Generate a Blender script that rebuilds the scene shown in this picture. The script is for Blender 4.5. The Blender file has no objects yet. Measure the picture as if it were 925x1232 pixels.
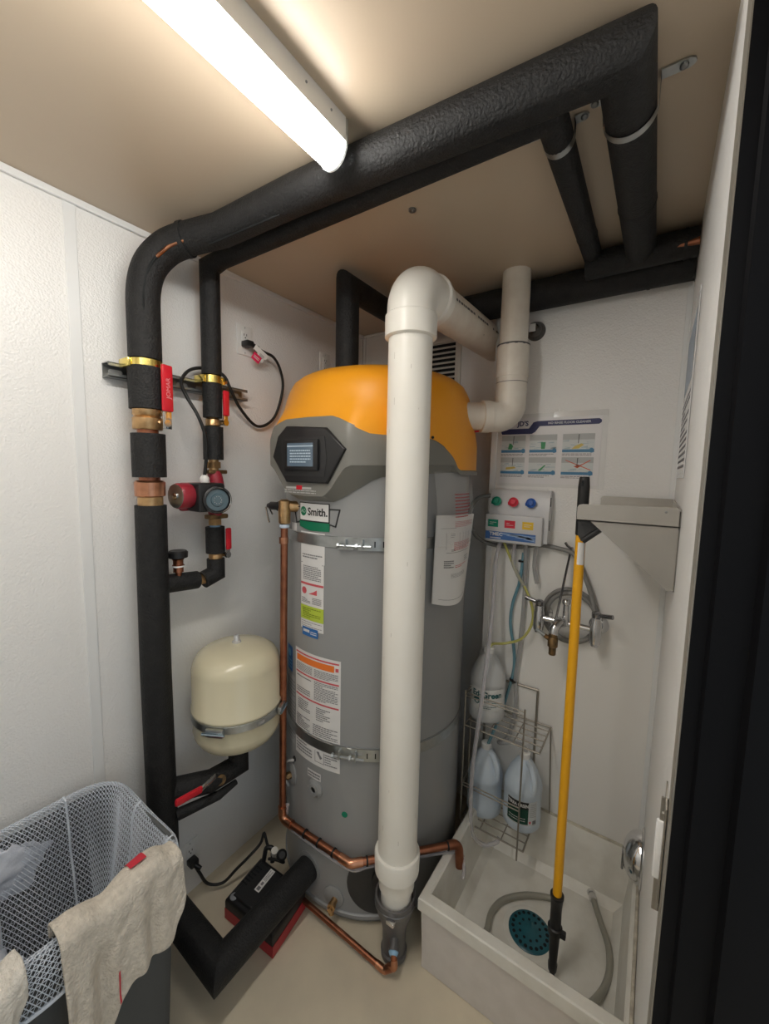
import bpy, bmesh, math, random
from mathutils import Vector, Matrix, noise

# ------------------------------------------------------------------ camera, world, exposure
SC = bpy.context.scene
COL = SC.collection
FPX = 486.547
YAW, PITCH, ROLL = -0.590518695, -0.100792599, 0.0208719341
CAM = Vector((1.40546, 0.0, 1.66222))
RW = 1.4579          # room width: right wall plane
RH = 2.40            # ceiling
YB = 1.852           # back wall behind the heater
YS = 1.69            # furred wall behind the mop sink
YF = -0.75           # wall behind the photographer
_f = Vector((math.sin(YAW)*math.cos(PITCH), math.cos(YAW)*math.cos(PITCH), math.sin(PITCH)))
_r0 = Vector((math.cos(YAW), -math.sin(YAW), 0)); _u0 = _r0.cross(_f)
RR = _r0*math.cos(ROLL) + _u0*math.sin(ROLL); UU = -_r0*math.sin(ROLL) + _u0*math.cos(ROLL)
cd = bpy.data.cameras.new('camera'); cam = bpy.data.objects.new('camera', cd); COL.objects.link(cam)
m = Matrix((RR, UU, -_f)).transposed().to_4x4(); m.translation = CAM; cam.matrix_world = m
cd.sensor_fit = 'HORIZONTAL'; cd.sensor_width = 36.0; cd.lens = 36.0*FPX/925.0; cd.clip_start = 0.02
SC.camera = cam
wd = bpy.data.worlds.new('hallway_daylight'); SC.world = wd; wd.use_nodes = True
wd.node_tree.nodes['Background'].inputs[0].default_value = (0.84, 0.93, 1.0, 1)
wd.node_tree.nodes['Background'].inputs[1].default_value = 0.55
SC.view_settings.view_transform = 'Standard'; SC.view_settings.look = 'None'
SC.cycles.max_bounces = 16; SC.cycles.diffuse_bounces = 10
SC.view_settings.exposure = 0.36; SC.view_settings.gamma = 1.0; SC.view_settings.use_curve_mapping = False
LAMP = 27.0

def at(px, py, axis, val):
    """pixel of the 925x1232 photograph -> point on a plane of the room"""
    d = RR*((px-462.5)/FPX) - UU*((py-616)/FPX) + _f
    i = 'xyz'.index(axis); t = (val-CAM[i])/d[i]
    return CAM + d*t

# ------------------------------------------------------------------ materials
MATS = {}
def mat(name, col, rough=0.5, metal=0.0, bump=None, var=None, trans=0.0, alpha=1.0, emit=None, coat=0.0, spec=None, ior=None, sss=0.0):
    """bump=(kind,scale,strength,dist); var=(scale,amount,second colour)"""
    if name in MATS: return MATS[name]
    M = bpy.data.materials.new(name); M.use_nodes = True; nt = M.node_tree; b = nt.nodes['Principled BSDF']
    b.inputs['Base Color'].default_value = (*col, 1); b.inputs['Roughness'].default_value = rough
    b.inputs['Metallic'].default_value = metal
    if trans: b.inputs['Transmission Weight'].default_value = trans
    if alpha < 1: b.inputs['Alpha'].default_value = alpha
    if coat: b.inputs['Coat Weight'].default_value = coat
    if spec is not None: b.inputs['Specular IOR Level'].default_value = spec
    if ior: b.inputs['IOR'].default_value = ior
    if sss:
        b.inputs['Subsurface Weight'].default_value = sss; b.inputs['Subsurface Radius'].default_value = (.02, .02, .02)
    if emit:
        b.inputs['Emission Color'].default_value = (*emit[0], 1); b.inputs['Emission Strength'].default_value = emit[1]
    tc = nt.nodes.new('ShaderNodeTexCoord')
    if var:
        n = nt.nodes.new('ShaderNodeTexNoise'); n.inputs['Scale'].default_value = var[0]; n.inputs['Detail'].default_value = 5
        rp = nt.nodes.new('ShaderNodeMapRange'); rp.inputs['From Min'].default_value = .38; rp.inputs['From Max'].default_value = .68
        rp.inputs['To Max'].default_value = var[1]
        mx = nt.nodes.new('ShaderNodeMix'); mx.data_type = 'RGBA'
        mx.inputs[6].default_value = (*col, 1); mx.inputs[7].default_value = (*var[2], 1)
        nt.links.new(tc.outputs['Object'], n.inputs['Vector']); nt.links.new(n.outputs['Fac'], rp.inputs['Value'])
        nt.links.new(rp.outputs['Result'], mx.inputs[0]); nt.links.new(mx.outputs[2], b.inputs['Base Color'])
    if bump:
        kind, sc, st, di = bump
        if kind == 'voronoi':
            n = nt.nodes.new('ShaderNodeTexVoronoi'); n.feature = 'SMOOTH_F1'; n.inputs['Scale'].default_value = sc; out = n.outputs['Distance']
        else:
            n = nt.nodes.new('ShaderNodeTexNoise'); n.inputs['Scale'].default_value = sc; n.inputs['Detail'].default_value = 3; out = n.outputs['Fac']
        bp = nt.nodes.new('ShaderNodeBump'); bp.inputs['Strength'].default_value = st; bp.inputs['Distance'].default_value = di
        nt.links.new(tc.outputs['Object'], n.inputs['Vector']); nt.links.new(out, bp.inputs['Height'])
        nt.links.new(bp.outputs['Normal'], b.inputs['Normal'])
    MATS[name] = M
    return M

FRP = mat('white_frp_panel', (.83, .825, .81), .36, bump=('voronoi', 200, .7, .0018), var=(3, .25, (.775, .77, .755)))
FRPS = mat('smooth_white_panel', (.83, .82, .795), .35, bump=('noise', 60, .08, .001))
TRIMW = mat('white_vinyl_trim', (.78, .79, .79), .32)
CEIL = mat('tan_ceiling', (.56, .46, .345), .36, bump=('noise', 120, .1, .001), var=(4, .3, (.52, .425, .32)))
FLOOR = mat('beige_floor', (.70, .62, .475), .36, bump=('noise', 90, .12, .001), var=(6, .5, (.55, .49, .38)))
BLACKF = mat('black_frame_paint', (.0035, .0035, .0045), .55, spec=.15)
EDGEM = mat('bare_steel_edge', (.36, .34, .29), .4, .6)
FOAM = mat('black_foam', (.010, .010, .0105), .62, bump=('noise', 170, .9, .004), var=(40, .6, (.019, .019, .019)), spec=.4)
PVC = mat('white_pvc', (.88, .855, .79), .33, var=(9, .25, (.80, .75, .66)))
PVCG = mat('grimy_pvc', (.80, .75, .665), .38, var=(14, .6, (.66, .585, .50)))
PRINT = mat('dark_print', (.08, .08, .08), .6)
COPPER = mat('copper', (.42, .17, .095), .36, 1.0, var=(30, .7, (.27, .10, .06)))
COPPERB = mat('bright_copper', (.62, .30, .18), .28, 1.0, var=(40, .6, (.42, .18, .10)))
BRASS = mat('brass', (.62, .40, .20), .35, 1.0, var=(50, .6, (.40, .24, .11)))
BRASSD = mat('tarnished_brass', (.30, .19, .09), .5, 1.0, var=(60, .8, (.12, .09, .06)))
YZINC = mat('yellow_zinc', (.85, .68, .20), .25, 1.0)
ZINC = mat('galvanised_steel', (.52, .54, .54), .35, 1.0, var=(40, .5, (.36, .38, .38)))
CHROME = mat('chrome', (.72, .72, .73), .13, 1.0)
STEEL = mat('brushed_stainless', (.48, .46, .425), .36, 1.0, var=(9, .5, (.40, .38, .35)), bump=('noise', 90, .05, .001))
STRUT = mat('grey_strut_steel', (.30, .31, .31), .4, .8)
RED = mat('red_vinyl', (.62, .015, .03), .35)
REDP = mat('dark_red_paint', (.30, .02, .035), .38)
WHITEP = mat('white_plastic', (.82, .82, .80), .35)
IVORY = mat('ivory_plastic', (.74, .72, .66), .4)
BLKP = mat('black_plastic', (.014, .014, .015), .38)
BLKR = mat('black_rubber', (.012, .012, .012), .55)
TANKG = mat('grey_tank_paint', (.30, .305, .305), .34, var=(5, .3, (.26, .265, .265)))
TANKD = mat('grey_seal', (.22, .23, .23), .45)
ORANGE = mat('orange_plastic', (.90, .37, .015), .38, bump=('noise', 300, .06, .0005))
HOODG = mat('warm_grey_plastic', (.20, .195, .175), .42)
CREAM = mat('cream_enamel', (.66, .61, .44), .25, coat=.3)
PAPER = mat('white_paper', (.78, .775, .76), .6)
PAPERG = mat('label_white', (.74, .73, .72), .45)
INK = mat('grey_ink', (.20, .20, .21), .6)
INKR = mat('red_ink', (.62, .10, .12), .6)
ORANGEL = mat('orange_label', (.85, .20, .03), .5)
GREENL = mat('green_label', (.0, .17, .08), .45)
LIME = mat('lime_label', (.50, .62, .06), .5)
BLUEL = mat('blue_label', (.02, .14, .42), .45)
NAVY = mat('navy_print', (.03, .035, .12), .5)
SCREEN = mat('lcd_screen', (.05, .07, .09), .12, emit=((.30, .40, .50), .14))
SCRT = mat('lcd_text', (.30, .37, .42), .3, emit=((.7, .8, .9), .12))
SINKM = mat('white_sink_stone', (.76, .745, .69), .42, bump=('noise', 120, .1, .001), var=(16, .4, (.58, .55, .48)))
SINKF = mat('sink_front_stone', (.66, .62, .585), .5, var=(22, .5, (.58, .54, .50)))
TEAL = mat('teal_grate', (.012, .10, .13), .32)
DARK = mat('dark_void', (.004, .006, .007), .8)
POLEY = mat('yellow_pole', (.86, .42, .008), .3)
BRAID = mat('braided_hose', (.36, .35, .30), .35, .35, bump=('voronoi', 500, .6, .001))
HOSEG = mat('grey_hose', (.24, .235, .225), .4)
CLEAR = mat('clear_tubing', (.72, .70, .74), .18, trans=.45, alpha=.62)
CLEARG = mat('smoky_tubing', (.50, .50, .50), .25, trans=.3, alpha=.8)
BLUET = mat('blue_tubing', (.16, .36, .45), .28, trans=.3)
YELT = mat('yellow_tubing', (.62, .60, .16), .28, trans=.3)
JUG = mat('pale_blue_jug', (.66, .75, .84), .36, trans=.15, sss=.2)
JUGW = mat('clear_white_jug', (.74, .76, .77), .35, trans=.25, sss=.2)
TAPE = mat('clear_film', (.9, .9, .9), .12, trans=.2, alpha=.22)
BLUECUP = mat('blue_teflon', (.28, .48, .68), .5)
FABG = mat('grey_canvas', (.085, .09, .092), .8, bump=('noise', 500, .3, .0006))
MESHW = mat('white_mesh_yarn', (.66, .71, .78), .7)
CLOTHW = mat('white_cotton', (.66, .70, .78), .85, bump=('noise', 300, .4, .001))
TOWEL = mat('oatmeal_terry', (.68, .62, .53), .95, bump=('noise', 190, .8, .006), var=(75, .7, (.50, .45, .38)))
TOWELP = mat('pale_terry', (.74, .70, .63), .95, bump=('noise', 190, .8, .006), var=(75, .6, (.58, .54, .47)))

# ------------------------------------------------------------------ geometry helpers
class G:
    def __init__(s): s.v = []; s.f = []
    def add(s, vs, fs):
        o = len(s.v); s.v += [Vector(v) for v in vs]; s.f += [tuple(i+o for i in f) for f in fs]; return s
    def box(s, lo, hi, bev=0.0, seg=2):
        lo = Vector(lo); hi = Vector(hi)
        if bev <= 0:
            x0, y0, z0 = lo; x1, y1, z1 = hi
            return s.add([(x0,y0,z0),(x1,y0,z0),(x1,y1,z0),(x0,y1,z0),(x0,y0,z1),(x1,y0,z1),(x1,y1,z1),(x0,y1,z1)],
                         [(3,2,1,0),(4,5,6,7),(0,1,5,4),(1,2,6,5),(2,3,7,6),(3,0,4,7)])
        bm = bmesh.new(); bmesh.ops.create_cube(bm, size=1)
        for v in bm.verts: v.co = Vector((lo[i]+(v.co[i]+.5)*(hi[i]-lo[i]) for i in range(3)))
        bmesh.ops.bevel(bm, geom=list(bm.edges), offset=bev, segments=seg, profile=.5, affect='EDGES')
        bm.verts.index_update()
        s.add([v.co.copy() for v in bm.verts], [[v.index for v in f.verts] for f in bm.faces]); bm.free(); return s
    def obox(s, c, ax, ay, az, hx, hy, hz, bev=0.0):
        """oriented box: centre, unit axes, half sizes"""
        g = G().box((-hx,-hy,-hz), (hx,hy,hz), bev)
        c = Vector(c); return s.add([c+Vector(ax)*v.x+Vector(ay)*v.y+Vector(az)*v.z for v in g.v], g.f)
    def tube(s, pts, r, n=14, caps=True, closed=False, a0=0.0):
        pts = [Vector(p) for p in pts]; N = len(pts); rs = r if isinstance(r, (list, tuple)) else [r]*N
        dirs = [(pts[(i+1) % N]-pts[i]).normalized() for i in range(N if closed else N-1)]
        d = dirs[0]; up = Vector((0,0,1)) if abs(d.z) < .9 else Vector((1,0,0))
        n1 = d.cross(up).normalized(); n2 = d.cross(n1).normalized(); vs = []
        for i in range(N):
            din = dirs[i-1] if (i > 0 or closed) else dirs[0]
            dout = dirs[i] if (i < len(dirs)) else dirs[-1]
            t = (din+dout); t = t.normalized() if t.length > 1e-6 else din
            den = max(.25, din.dot(t))
            for k in range(n):
                a = 2*math.pi*k/n+a0; o = (n1*math.cos(a)+n2*math.sin(a))*rs[i]
                vs.append(pts[i]+o-din*(o.dot(t)/den))
            q = din.rotation_difference(dout); n1 = q @ n1; n2 = q @ n2
        fs = []
        for i in range(N-1+(1 if closed else 0)):
            for k in range(n):
                a = i*n+k; b = i*n+(k+1) % n; c = ((i+1) % N)*n+(k+1) % n; e = ((i+1) % N)*n+k
                fs.append((a, b, c, e))
        if caps and not closed:
            fs.append(tuple(reversed(range(n)))); fs.append(tuple(range((N-1)*n, N*n)))
        return s.add(vs, [tuple(reversed(f)) for f in fs])
    def lathe(s, prof, o=(0,0,0), axis=(0,0,1), n=32, caps=True):
        """prof = [(radius, height)] from bottom to top"""
        o = Vector(o); d = Vector(axis).normalized(); up = Vector((0,0,1)) if abs(d.z) < .9 else Vector((1,0,0))
        n1 = up.cross(d).normalized(); n2 = d.cross(n1); vs = []; idx = []
        for (r, h) in prof:
            if r < 1e-6: idx.append([len(vs)]*n); vs.append(o+d*h)
            else:
                idx.append(list(range(len(vs), len(vs)+n)))
                for k in range(n):
                    a = 2*math.pi*k/n; vs.append(o+d*h+(n1*math.cos(a)+n2*math.sin(a))*r)
        fs = []
        for i in range(len(prof)-1):
            for k in range(n):
                q = [idx[i][k], idx[i][(k+1) % n], idx[i+1][(k+1) % n], idx[i+1][k]]
                u = []
                for z in q:
                    if z not in u: u.append(z)
                if len(u) > 2: fs.append(tuple(u))
        for e, rev in ((0, True), (-1, False)):
            if caps and prof[e][0] > 1e-6: fs.append(tuple(reversed(idx[e])) if rev else tuple(idx[e]))
        return s.add(vs, fs)
    def prism(s, poly, o, ax, ay, depth, bev=0.0):
        """polygon (u,v) in plane o+u*ax+v*ay, extruded by depth along ax x ay"""
        ax = Vector(ax); ay = Vector(ay); az = ax.cross(ay).normalized(); o = Vector(o); n = len(poly)
        area = sum(poly[i][0]*poly[(i+1) % n][1]-poly[(i+1) % n][0]*poly[i][1] for i in range(n))
        if area < 0: poly = list(reversed(poly))
        if bev > 0:
            bm = bmesh.new(); lo = [bm.verts.new((p[0], p[1], 0)) for p in poly]; hi = [bm.verts.new((p[0], p[1], depth)) for p in poly]
            bm.faces.new(list(reversed(lo))); bm.faces.new(hi)
            for i in range(n): bm.faces.new((lo[i], lo[(i+1) % n], hi[(i+1) % n], hi[i]))
            top = [e for e in bm.edges if all(abs(v.co.z-depth) < 1e-9 for v in e.verts)]
            bmesh.ops.bevel(bm, geom=top, offset=bev, segments=3, profile=.5, affect='EDGES'); bm.verts.index_update()
            s.add([o+ax*v.co.x+ay*v.co.y+az*v.co.z for v in bm.verts], [[v.index for v in f.verts] for f in bm.faces]); bm.free(); return s
        vs = [o+ax*p[0]+ay*p[1] for p in poly]+[o+ax*p[0]+ay*p[1]+az*depth for p in poly]
        fs = [tuple(reversed(range(n))), tuple(range(n, 2*n))]+[(i, (i+1) % n, n+(i+1) % n, n+i) for i in range(n)]
        return s.add(vs, fs)
    def grid(s, fn, nu, nv, closeu=False):
        vs = [fn(i/(nu if closeu else nu-1), j/(nv-1)) for j in range(nv) for i in range(nu)]; fs = []
        for j in range(nv-1):
            for i in range(nu if closeu else nu-1):
                i2 = (i+1) % nu; fs.append((j*nu+i, j*nu+i2, (j+1)*nu+i2, (j+1)*nu+i))
        return s.add(vs, fs)
    def map(s, verts, faces, fn): return s.add([fn(v[0], v[1]) for v in verts], faces)
    def quad(s, u0, u1, v0, v1, fn, nu=1, nv=1):
        return s.grid(lambda a, b: fn(u0+(u1-u0)*a, v0+(v1-v0)*b), nu+1, nv+1)
    def sphere(s, c, r, n=12, sc=(1,1,1)):
        c = Vector(c); pr = [(math.sin(math.pi*i/n)*r, -math.cos(math.pi*i/n)*r) for i in range(n+1)]; pr[0] = (0, -r); pr[-1] = (0, r)
        g = G().lathe(pr, n=2*n); return s.add([c+Vector((v.x*sc[0], v.y*sc[1], v.z*sc[2])) for v in g.v], g.f)

def fillet(pts, rad, k=6):
    pts = [Vector(p) for p in pts]; out = [pts[0]]
    for i in range(1, len(pts)-1):
        a, p, b = pts[i-1], pts[i], pts[i+1]; r = rad[i-1] if isinstance(rad, (list, tuple)) else rad
        da = (a-p); db = (b-p); ang = da.angle(db); t = min(r/math.tan(ang/2) if ang > .01 else r, da.length*.49, db.length*.49)
        p0 = p+da.normalized()*t; p1 = p+db.normalized()*t; w = math.sin(ang/2)
        for j in range(k+1):
            q = j/k; b0 = (1-q)**2; b1 = 2*q*(1-q)*w; b2 = q*q
            out.append((p0*b0+p*b1+p1*b2)/(b0+b1+b2))
    return out+[pts[-1]]
def spline(pts, k=6, closed=False):
    pts = [Vector(p) for p in pts]; N = len(pts); out = []
    for i in range(N if closed else N-1):
        g = (lambda j: pts[j % N]) if closed else (lambda j: pts[min(max(j, 0), N-1)])
        p0, p1, p2, p3 = g(i-1), g(i), g(i+1), g(i+2)
        for j in range(k):
            t = j/k
            out.append(.5*((2*p1)+(p2-p0)*t+(2*p0-5*p1+4*p2-p3)*t*t+(3*p1-p0-3*p2+p3)*t**3))
    if not closed: out.append(pts[-1])
    return out

OFF = {}
def setp(o, label=None, cat=None, group=None, kind=None):
    if label: o['label'] = label
    if cat: o['category'] = cat
    if group: o['group'] = group
    if kind: o['kind'] = kind
    return o
def thing(name, loc, label, cat, group=None):
    o = bpy.data.objects.new(name, None); COL.objects.link(o); o.location = Vector(loc); o.empty_display_size = .05
    OFF[o.name] = Vector(loc); return setp(o, label, cat, group)
def obj(name, g, M, parent=None, smooth=40, label=None, cat=None, group=None, kind=None, origin=None):
    if parent is not None and kind is None and name in ('print', 'red_print', 'screen_text', 'stamped_print', 'warning_print', 'housing_print', 'lime_print', 'caption', 'picture_lines', 'scuff', 'tag_print', 'tag_bars', 'dial_marks', 'joint_line', 'strip_wave', 'red_rule'): kind = 'stuff'
    if parent is not None: off = OFF[parent.name]
    elif origin is not None: off = Vector(origin)
    else:
        lo = [min(v[i] for v in g.v) for i in range(3)]; hi = [max(v[i] for v in g.v) for i in range(3)]
        off = Vector(((lo[0]+hi[0])/2, (lo[1]+hi[1])/2, lo[2]))
    me = bpy.data.meshes.new(name); me.from_pydata([v-off for v in g.v], [], g.f); me.update()
    me.materials.append(M if not isinstance(M, str) else MATS[M])
    if smooth:
        me.polygons.foreach_set('use_smooth', [True]*len(me.polygons)); me.set_sharp_from_angle(angle=math.radians(smooth))
    o = bpy.data.objects.new(name, me); COL.objects.link(o)
    if parent is not None: o.parent = parent
    else: o.location = off
    OFF[o.name] = off
    return setp(o, label, cat, group, kind)
def struct(name, g, M, parent=None, smooth=0):
    return obj(name, g, M, parent, smooth, kind=None if parent else 'structure', origin=None if parent else (0,0,0))

_TX = {}
def text(s, size, bold=0.0):
    """flat letters as (verts2d, faces), centred"""
    if (s, size, bold) in _TX: return _TX[(s, size, bold)]
    cu = bpy.data.curves.new('lettering', 'FONT'); cu.body = s; cu.size = size; cu.align_x = 'CENTER'; cu.align_y = 'CENTER'; cu.resolution_u = 3; cu.offset = bold
    o = bpy.data.objects.new('lettering', cu); COL.objects.link(o); bpy.context.view_layer.update()
    me = o.evaluated_get(bpy.context.evaluated_depsgraph_get()).to_mesh()
    r = ([(v.co.x, v.co.y) for v in me.vertices], [tuple(p.vertices) for p in me.polygons])
    o.to_mesh_clear(); bpy.data.objects.remove(o); bpy.data.curves.remove(cu); _TX[(s, size, bold)] = r
    return r
def put_text(g, s, size, u, v, fn, sx=1.0, bold=0.0):
    vs, fs = text(s, size, bold); return g.map([(u+a*sx, v+b) for a, b in vs], fs, fn)
def words(g, u0, u1, v0, v1, n, fn, rnd, fill=.86, hgt=.45):
    """n lines of print that is too small to read"""
    for i in range(n):
        v = v1-(i+.5)*(v1-v0)/n; h = (v1-v0)/n*hgt; u = u0; end = u0+(u1-u0)*(1 if rnd.random() < .7 else rnd.uniform(.4, .95))*fill/.86
        end = min(end, u1)
        while u < end:
            w = min(rnd.uniform(.05, .16)*(u1-u0), end-u); g.quad(u, u+w, v-h/2, v+h/2, fn); u += w+.018*(u1-u0)
    return g
RND = random.Random(7)
X, Y, Z = Vector((1,0,0)), Vector((0,1,0)), Vector((0,0,1))
# ------------------------------------------------------------------ the room
T = .10
struct('floor', G().box((-T, YF-T, -.1), (RW+1.0, YB+T, 0)), FLOOR)
struct('ceiling', G().box((-T, YF-T, RH), (RW+.15, YB+T, RH+.1)), CEIL)
struct('wall_left', G().box((-T, YF-T, 0), (0, YB+T, RH)), FRP)
struct('wall_back', G().box((0, YB, 0), (RW+T, YB+T, RH)), FRP)
struct('wall_front', G().box((0, YF-T, 0), (RW+T, YF, RH)), FRP)
ws = struct('wall_sink', G().box((.815, YS, 0), (RW, YB, RH)), FRP)
struct('panel', G().box((.817, YS-.003, .262), (RW-.001, YS, 1.44)), FRPS, ws)
JY = .632                                   # door jamb
wr = struct('wall_right', G().box((RW, JY+.03, 0), (RW+.13, YB+T, RH)).box((RW, YF, 0), (RW+.13, -.32, RH)).box((RW, -.32, 2.26), (RW+.13, JY+.03, RH)), FRP)
# vinyl trim: panel joint, inside corners and ceiling edge
struct('trim_1', G().box((0, .482, 0), (.004, .512, RH-.015), .0015), TRIMW)
struct('trim_2', G().box((0, YF, RH-.02), (.012, YB, RH), .003), TRIMW)
struct('trim_3', G().box((.811, YS-.006, 0), (.836, YS+.012, RH), .002), TRIMW)
struct('trim_4', G().box((0, YB-.02, 0), (.006, YB, RH), .002).box((0, YB-.006, 0), (.02, YB, RH), .002), TRIMW)
struct('trim_5', G().box((RW-.016, YS-.005, .26), (RW, YS, RH), .0015).box((RW-.004, YS-.02, .26), (RW, YS, RH), .0015), TRIMW)
struct('trim_6', G().box((0, YB-.01, RH-.012), (.815, YB, RH), .003), TRIMW)
# black hollow-metal door frame, camera stands in its opening
prof = [(RW-.003, JY+.055), (RW-.003, JY), (RW+.013, JY), (RW+.016, JY-.010), (RW+.052, JY-.010), (RW+.056, JY-.026), (RW+.11, JY-.026), (RW+.115, JY), (RW+.14, JY), (RW+.14, JY+.055)]
dr = struct('door_1', G().prism(prof, (0,0,0), X, Y, 2.26), BLACKF)
struct('frame_edge', G().box((RW-.0045, JY+.001, 0), (RW-.002, JY+.054, 2.26)), EDGEM, dr)
struct('jamb', G().box((RW-.003, -.35, 0), (RW+.14, -.30, 2.26), .003), BLACKF, dr)
struct('header', G().box((RW-.003, -.35, 2.21), (RW+.14, JY+.055, 2.26), .003), BLACKF, dr)
a = at(800, 935, 'x', RW-.006)
sp = struct('strike_plate', G().prism([(0,0), (.018, .02), (.03, .04), (.03, .19), (.008, .215), (0, .215)], (RW-.006, JY+.075, .995), -Y, Z, .002).obox((RW-.007, JY+.062, 1.10), X, Y, Z, .006, .0015, .092, .001), STEEL, dr)
struct('tape', G().obox((RW-.0095, JY+.062, 1.108), X, Y, Z, .0070, .0045, .047, .003), mat('white_tape', (.85, .85, .84), .5), sp, 40)
struct('screw', G().sphere((RW-.009, JY+.0595, 1.168), .0025, 5), STEEL, sp, 40)

# ------------------------------------------------------------------ ceiling light
LX, LY0, LY1 = .772, -.48, .716
cl = thing('ceiling_light', (LX, (LY0+LY1)/2, RH), 'long white strip light with glowing rounded diffuser on tan ceiling', 'light')
obj('housing', G().prism([(-.035, 0), (-.035, -.030), (-.037, -.048), (.037, -.048), (.035, -.030), (.035, 0)], (LX, LY1, RH), X, Z, LY1-LY0), mat('white_lamp_housing', (.80, .79, .75), .35), cl, 20)
arc = [(-.035, -.047)] + [(-.035*math.cos(math.pi*i/12), -.049-.040*math.sin(math.pi*i/12)) for i in range(13)] + [(.035, -.047)]
DIFF = mat('glowing_diffuser', (.9, .9, .88), .5, emit=((1.0, .97, .915), LAMP))
obj('diffuser', G().prism(arc, (LX, LY1-.003, RH), X, Z, LY1-LY0-.006), DIFF, cl, 60)
arcb = [(-.038, -.044)] + [(-.0375*math.cos(math.pi*i/12), -.049-.0425*math.sin(math.pi*i/12)) for i in range(13)] + [(.038, -.044)]
for yy in (LY1+.004, LY0+.002):
    obj('end_cap', G().prism(arcb, (LX, yy, RH), X, Z, .006), mat('translucent_cap', (.86, .87, .88), .35, trans=.2), cl, 60)
for yy in (.60, .67):
    obj('screw', G().sphere((LX+.0355, yy, RH-.018), .0025, 5), STRUT, cl)
obj('mounting_tab', G().box((LX+.025, LY1, RH-.05), (LX+.039, LY1+.004, RH-.004), .001), ZINC, cl)
for q, p in enumerate([(496, 252), (138, 235), (652, 30)]):
    pp = at(*p, 'z', RH)
    if q == 0: obj('screw', G().lathe([(.011, -.004), (.011, 0)], pp, n=16).lathe([(.005, -.008), (.006, -.004)], pp, n=10), STRUT, None, label='small grey screw head in tan ceiling behind the pipes', cat='screw')

# ------------------------------------------------------------------ water heater
HC = Vector((.434, 1.394, 0)); HR = .375
def cyl(azd, z, r): a = math.radians(azd); return Vector((HC.x+r*math.cos(a), HC.y+r*math.sin(a), z))
def hmap(azc, r=HR+.0012): return lambda u, v: cyl(azc+math.degrees(u/HR), v, r)
wh = thing('water_heater', (HC.x, HC.y, 0), 'tall grey tank water heater with orange cover and touch screen', 'water heater')
obj('base_ring', G().lathe([(HR-.03, 0), (HR-.012, .004), (HR-.012, .04)], HC, n=64), TANKD, wh)
sh = obj('tank_shell', G().lathe([(HR-.01, .022), (HR, .030), (HR, 1.70)], HC, n=96), TANKG, wh)
obj('bottom_rim', G().lathe([(HR, .030), (HR+.006, .032), (HR+.006, .044), (HR, .048)], HC, n=96), TANKG, sh)
obj('seam', G().lathe([(HR, .690), (HR+.0025, .691), (HR+.0025, .6955), (HR, .697)], HC, n=96), TANKD, sh)
for az in (-38, 60):
    obj('vertical_seam', G().obox(cyl(az, .87, HR), cyl(az, 0, 1)-cyl(az, 0, 0), cyl(az+90, 0, 1)-cyl(az+90, 0, 0), Z, .0015, .003, .83), TANKG, sh)
def interp(tab, a):
    for i in range(len(tab)-1):
        if a <= tab[i+1][0]:
            t = (a-tab[i][0])/(tab[i+1][0]-tab[i][0]); t = max(0, min(1, t)); return tab[i][1]+(tab[i+1][1]-tab[i][1])*t
    return tab[-1][1]
AC = -91
def aoff(az): return abs((az-AC+180) % 360-180)
ZB = [(0, 1.826), (15, 1.824), (19, 1.815), (27, 1.788), (32, 1.778), (60, 1.772), (64, 1.766), (69, 1.750), (75, 1.715), (79, 1.675), (82, 1.664), (180, 1.664)]
ZS = [(0, 1.555), (13, 1.556), (18, 1.570), (33, 1.630), (38, 1.643), (60, 1.655), (90, 1.665), (180, 1.665)]
ZR = [(0, 1.573), (11, 1.576), (15, 1.600), (22, 1.668), (25, 1.678), (60, 1.685), (90, 1.69), (180, 1.69)]
RP = [(1.60, .397), (1.76, .397), (1.80, .391), (1.90, .374), (1.955, .357), (1.985, .340), (2.005, .315), (2.025, .275), (2.033, .22), (2.034, .10), (2.0345, .0)]
def rp(z): return interp(RP, z)
def bump(az):
    a = aoff(az)
    if a < 23: return .413/math.cos(math.radians(a))-.405
    t = max(0, min(1, (42-a)/19)); return (.413/math.cos(math.radians(23))-.405)*t*t*(3-2*t)
NA = 300
def orange(u, v):
    az = u*360; zb = interp(ZB, aoff(az)); zs = [1.80, 1.85, 1.90, 1.94, 1.965, 1.985, 2.005, 2.018, 2.028, 2.033]; k = v*15
    if k <= 5:
        z = zb+(1.83-zb)*(k/5); r = rp(z)+bump(az)*max(0, min(1, 1-(z-1.80)/.10))+.003
        return cyl(az, z, r)
    lst = [1.86, 1.89, 1.92, 1.945, 1.965, 1.985, 2.005, 2.018, 2.028, 2.033]; z = lst[min(9, int(round(k))-6)]
    return cyl(az, z, rp(z)+bump(az)*max(0, min(1, 1-(z-1.80)/.10))+.003)
og = G().grid(orange, NA, 16, True)
og.add([cyl(0, 2.034, 0)], []); n0 = len(og.v)-1
og.f += [(15*NA+i, 15*NA+(i+1) % NA, n0) for i in range(NA)]
def orange_in(u, v):
    az = u*360; zb = interp(ZB, aoff(az)); r = rp(zb)+bump(az)*max(0, min(1, 1-(zb-1.80)/.10))+.003
    return cyl(az, zb+.004*v, r-.014*v)
og.grid(lambda u, v: orange_in(u, 1-v), NA, 2, True)
oc = obj('orange_cover', og, ORANGE, wh, 50)
for az, z in ((-29, 1.775),): obj('screw', G().sphere(cyl(az, z, .402), .005, 6), BLKP, oc)
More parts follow.
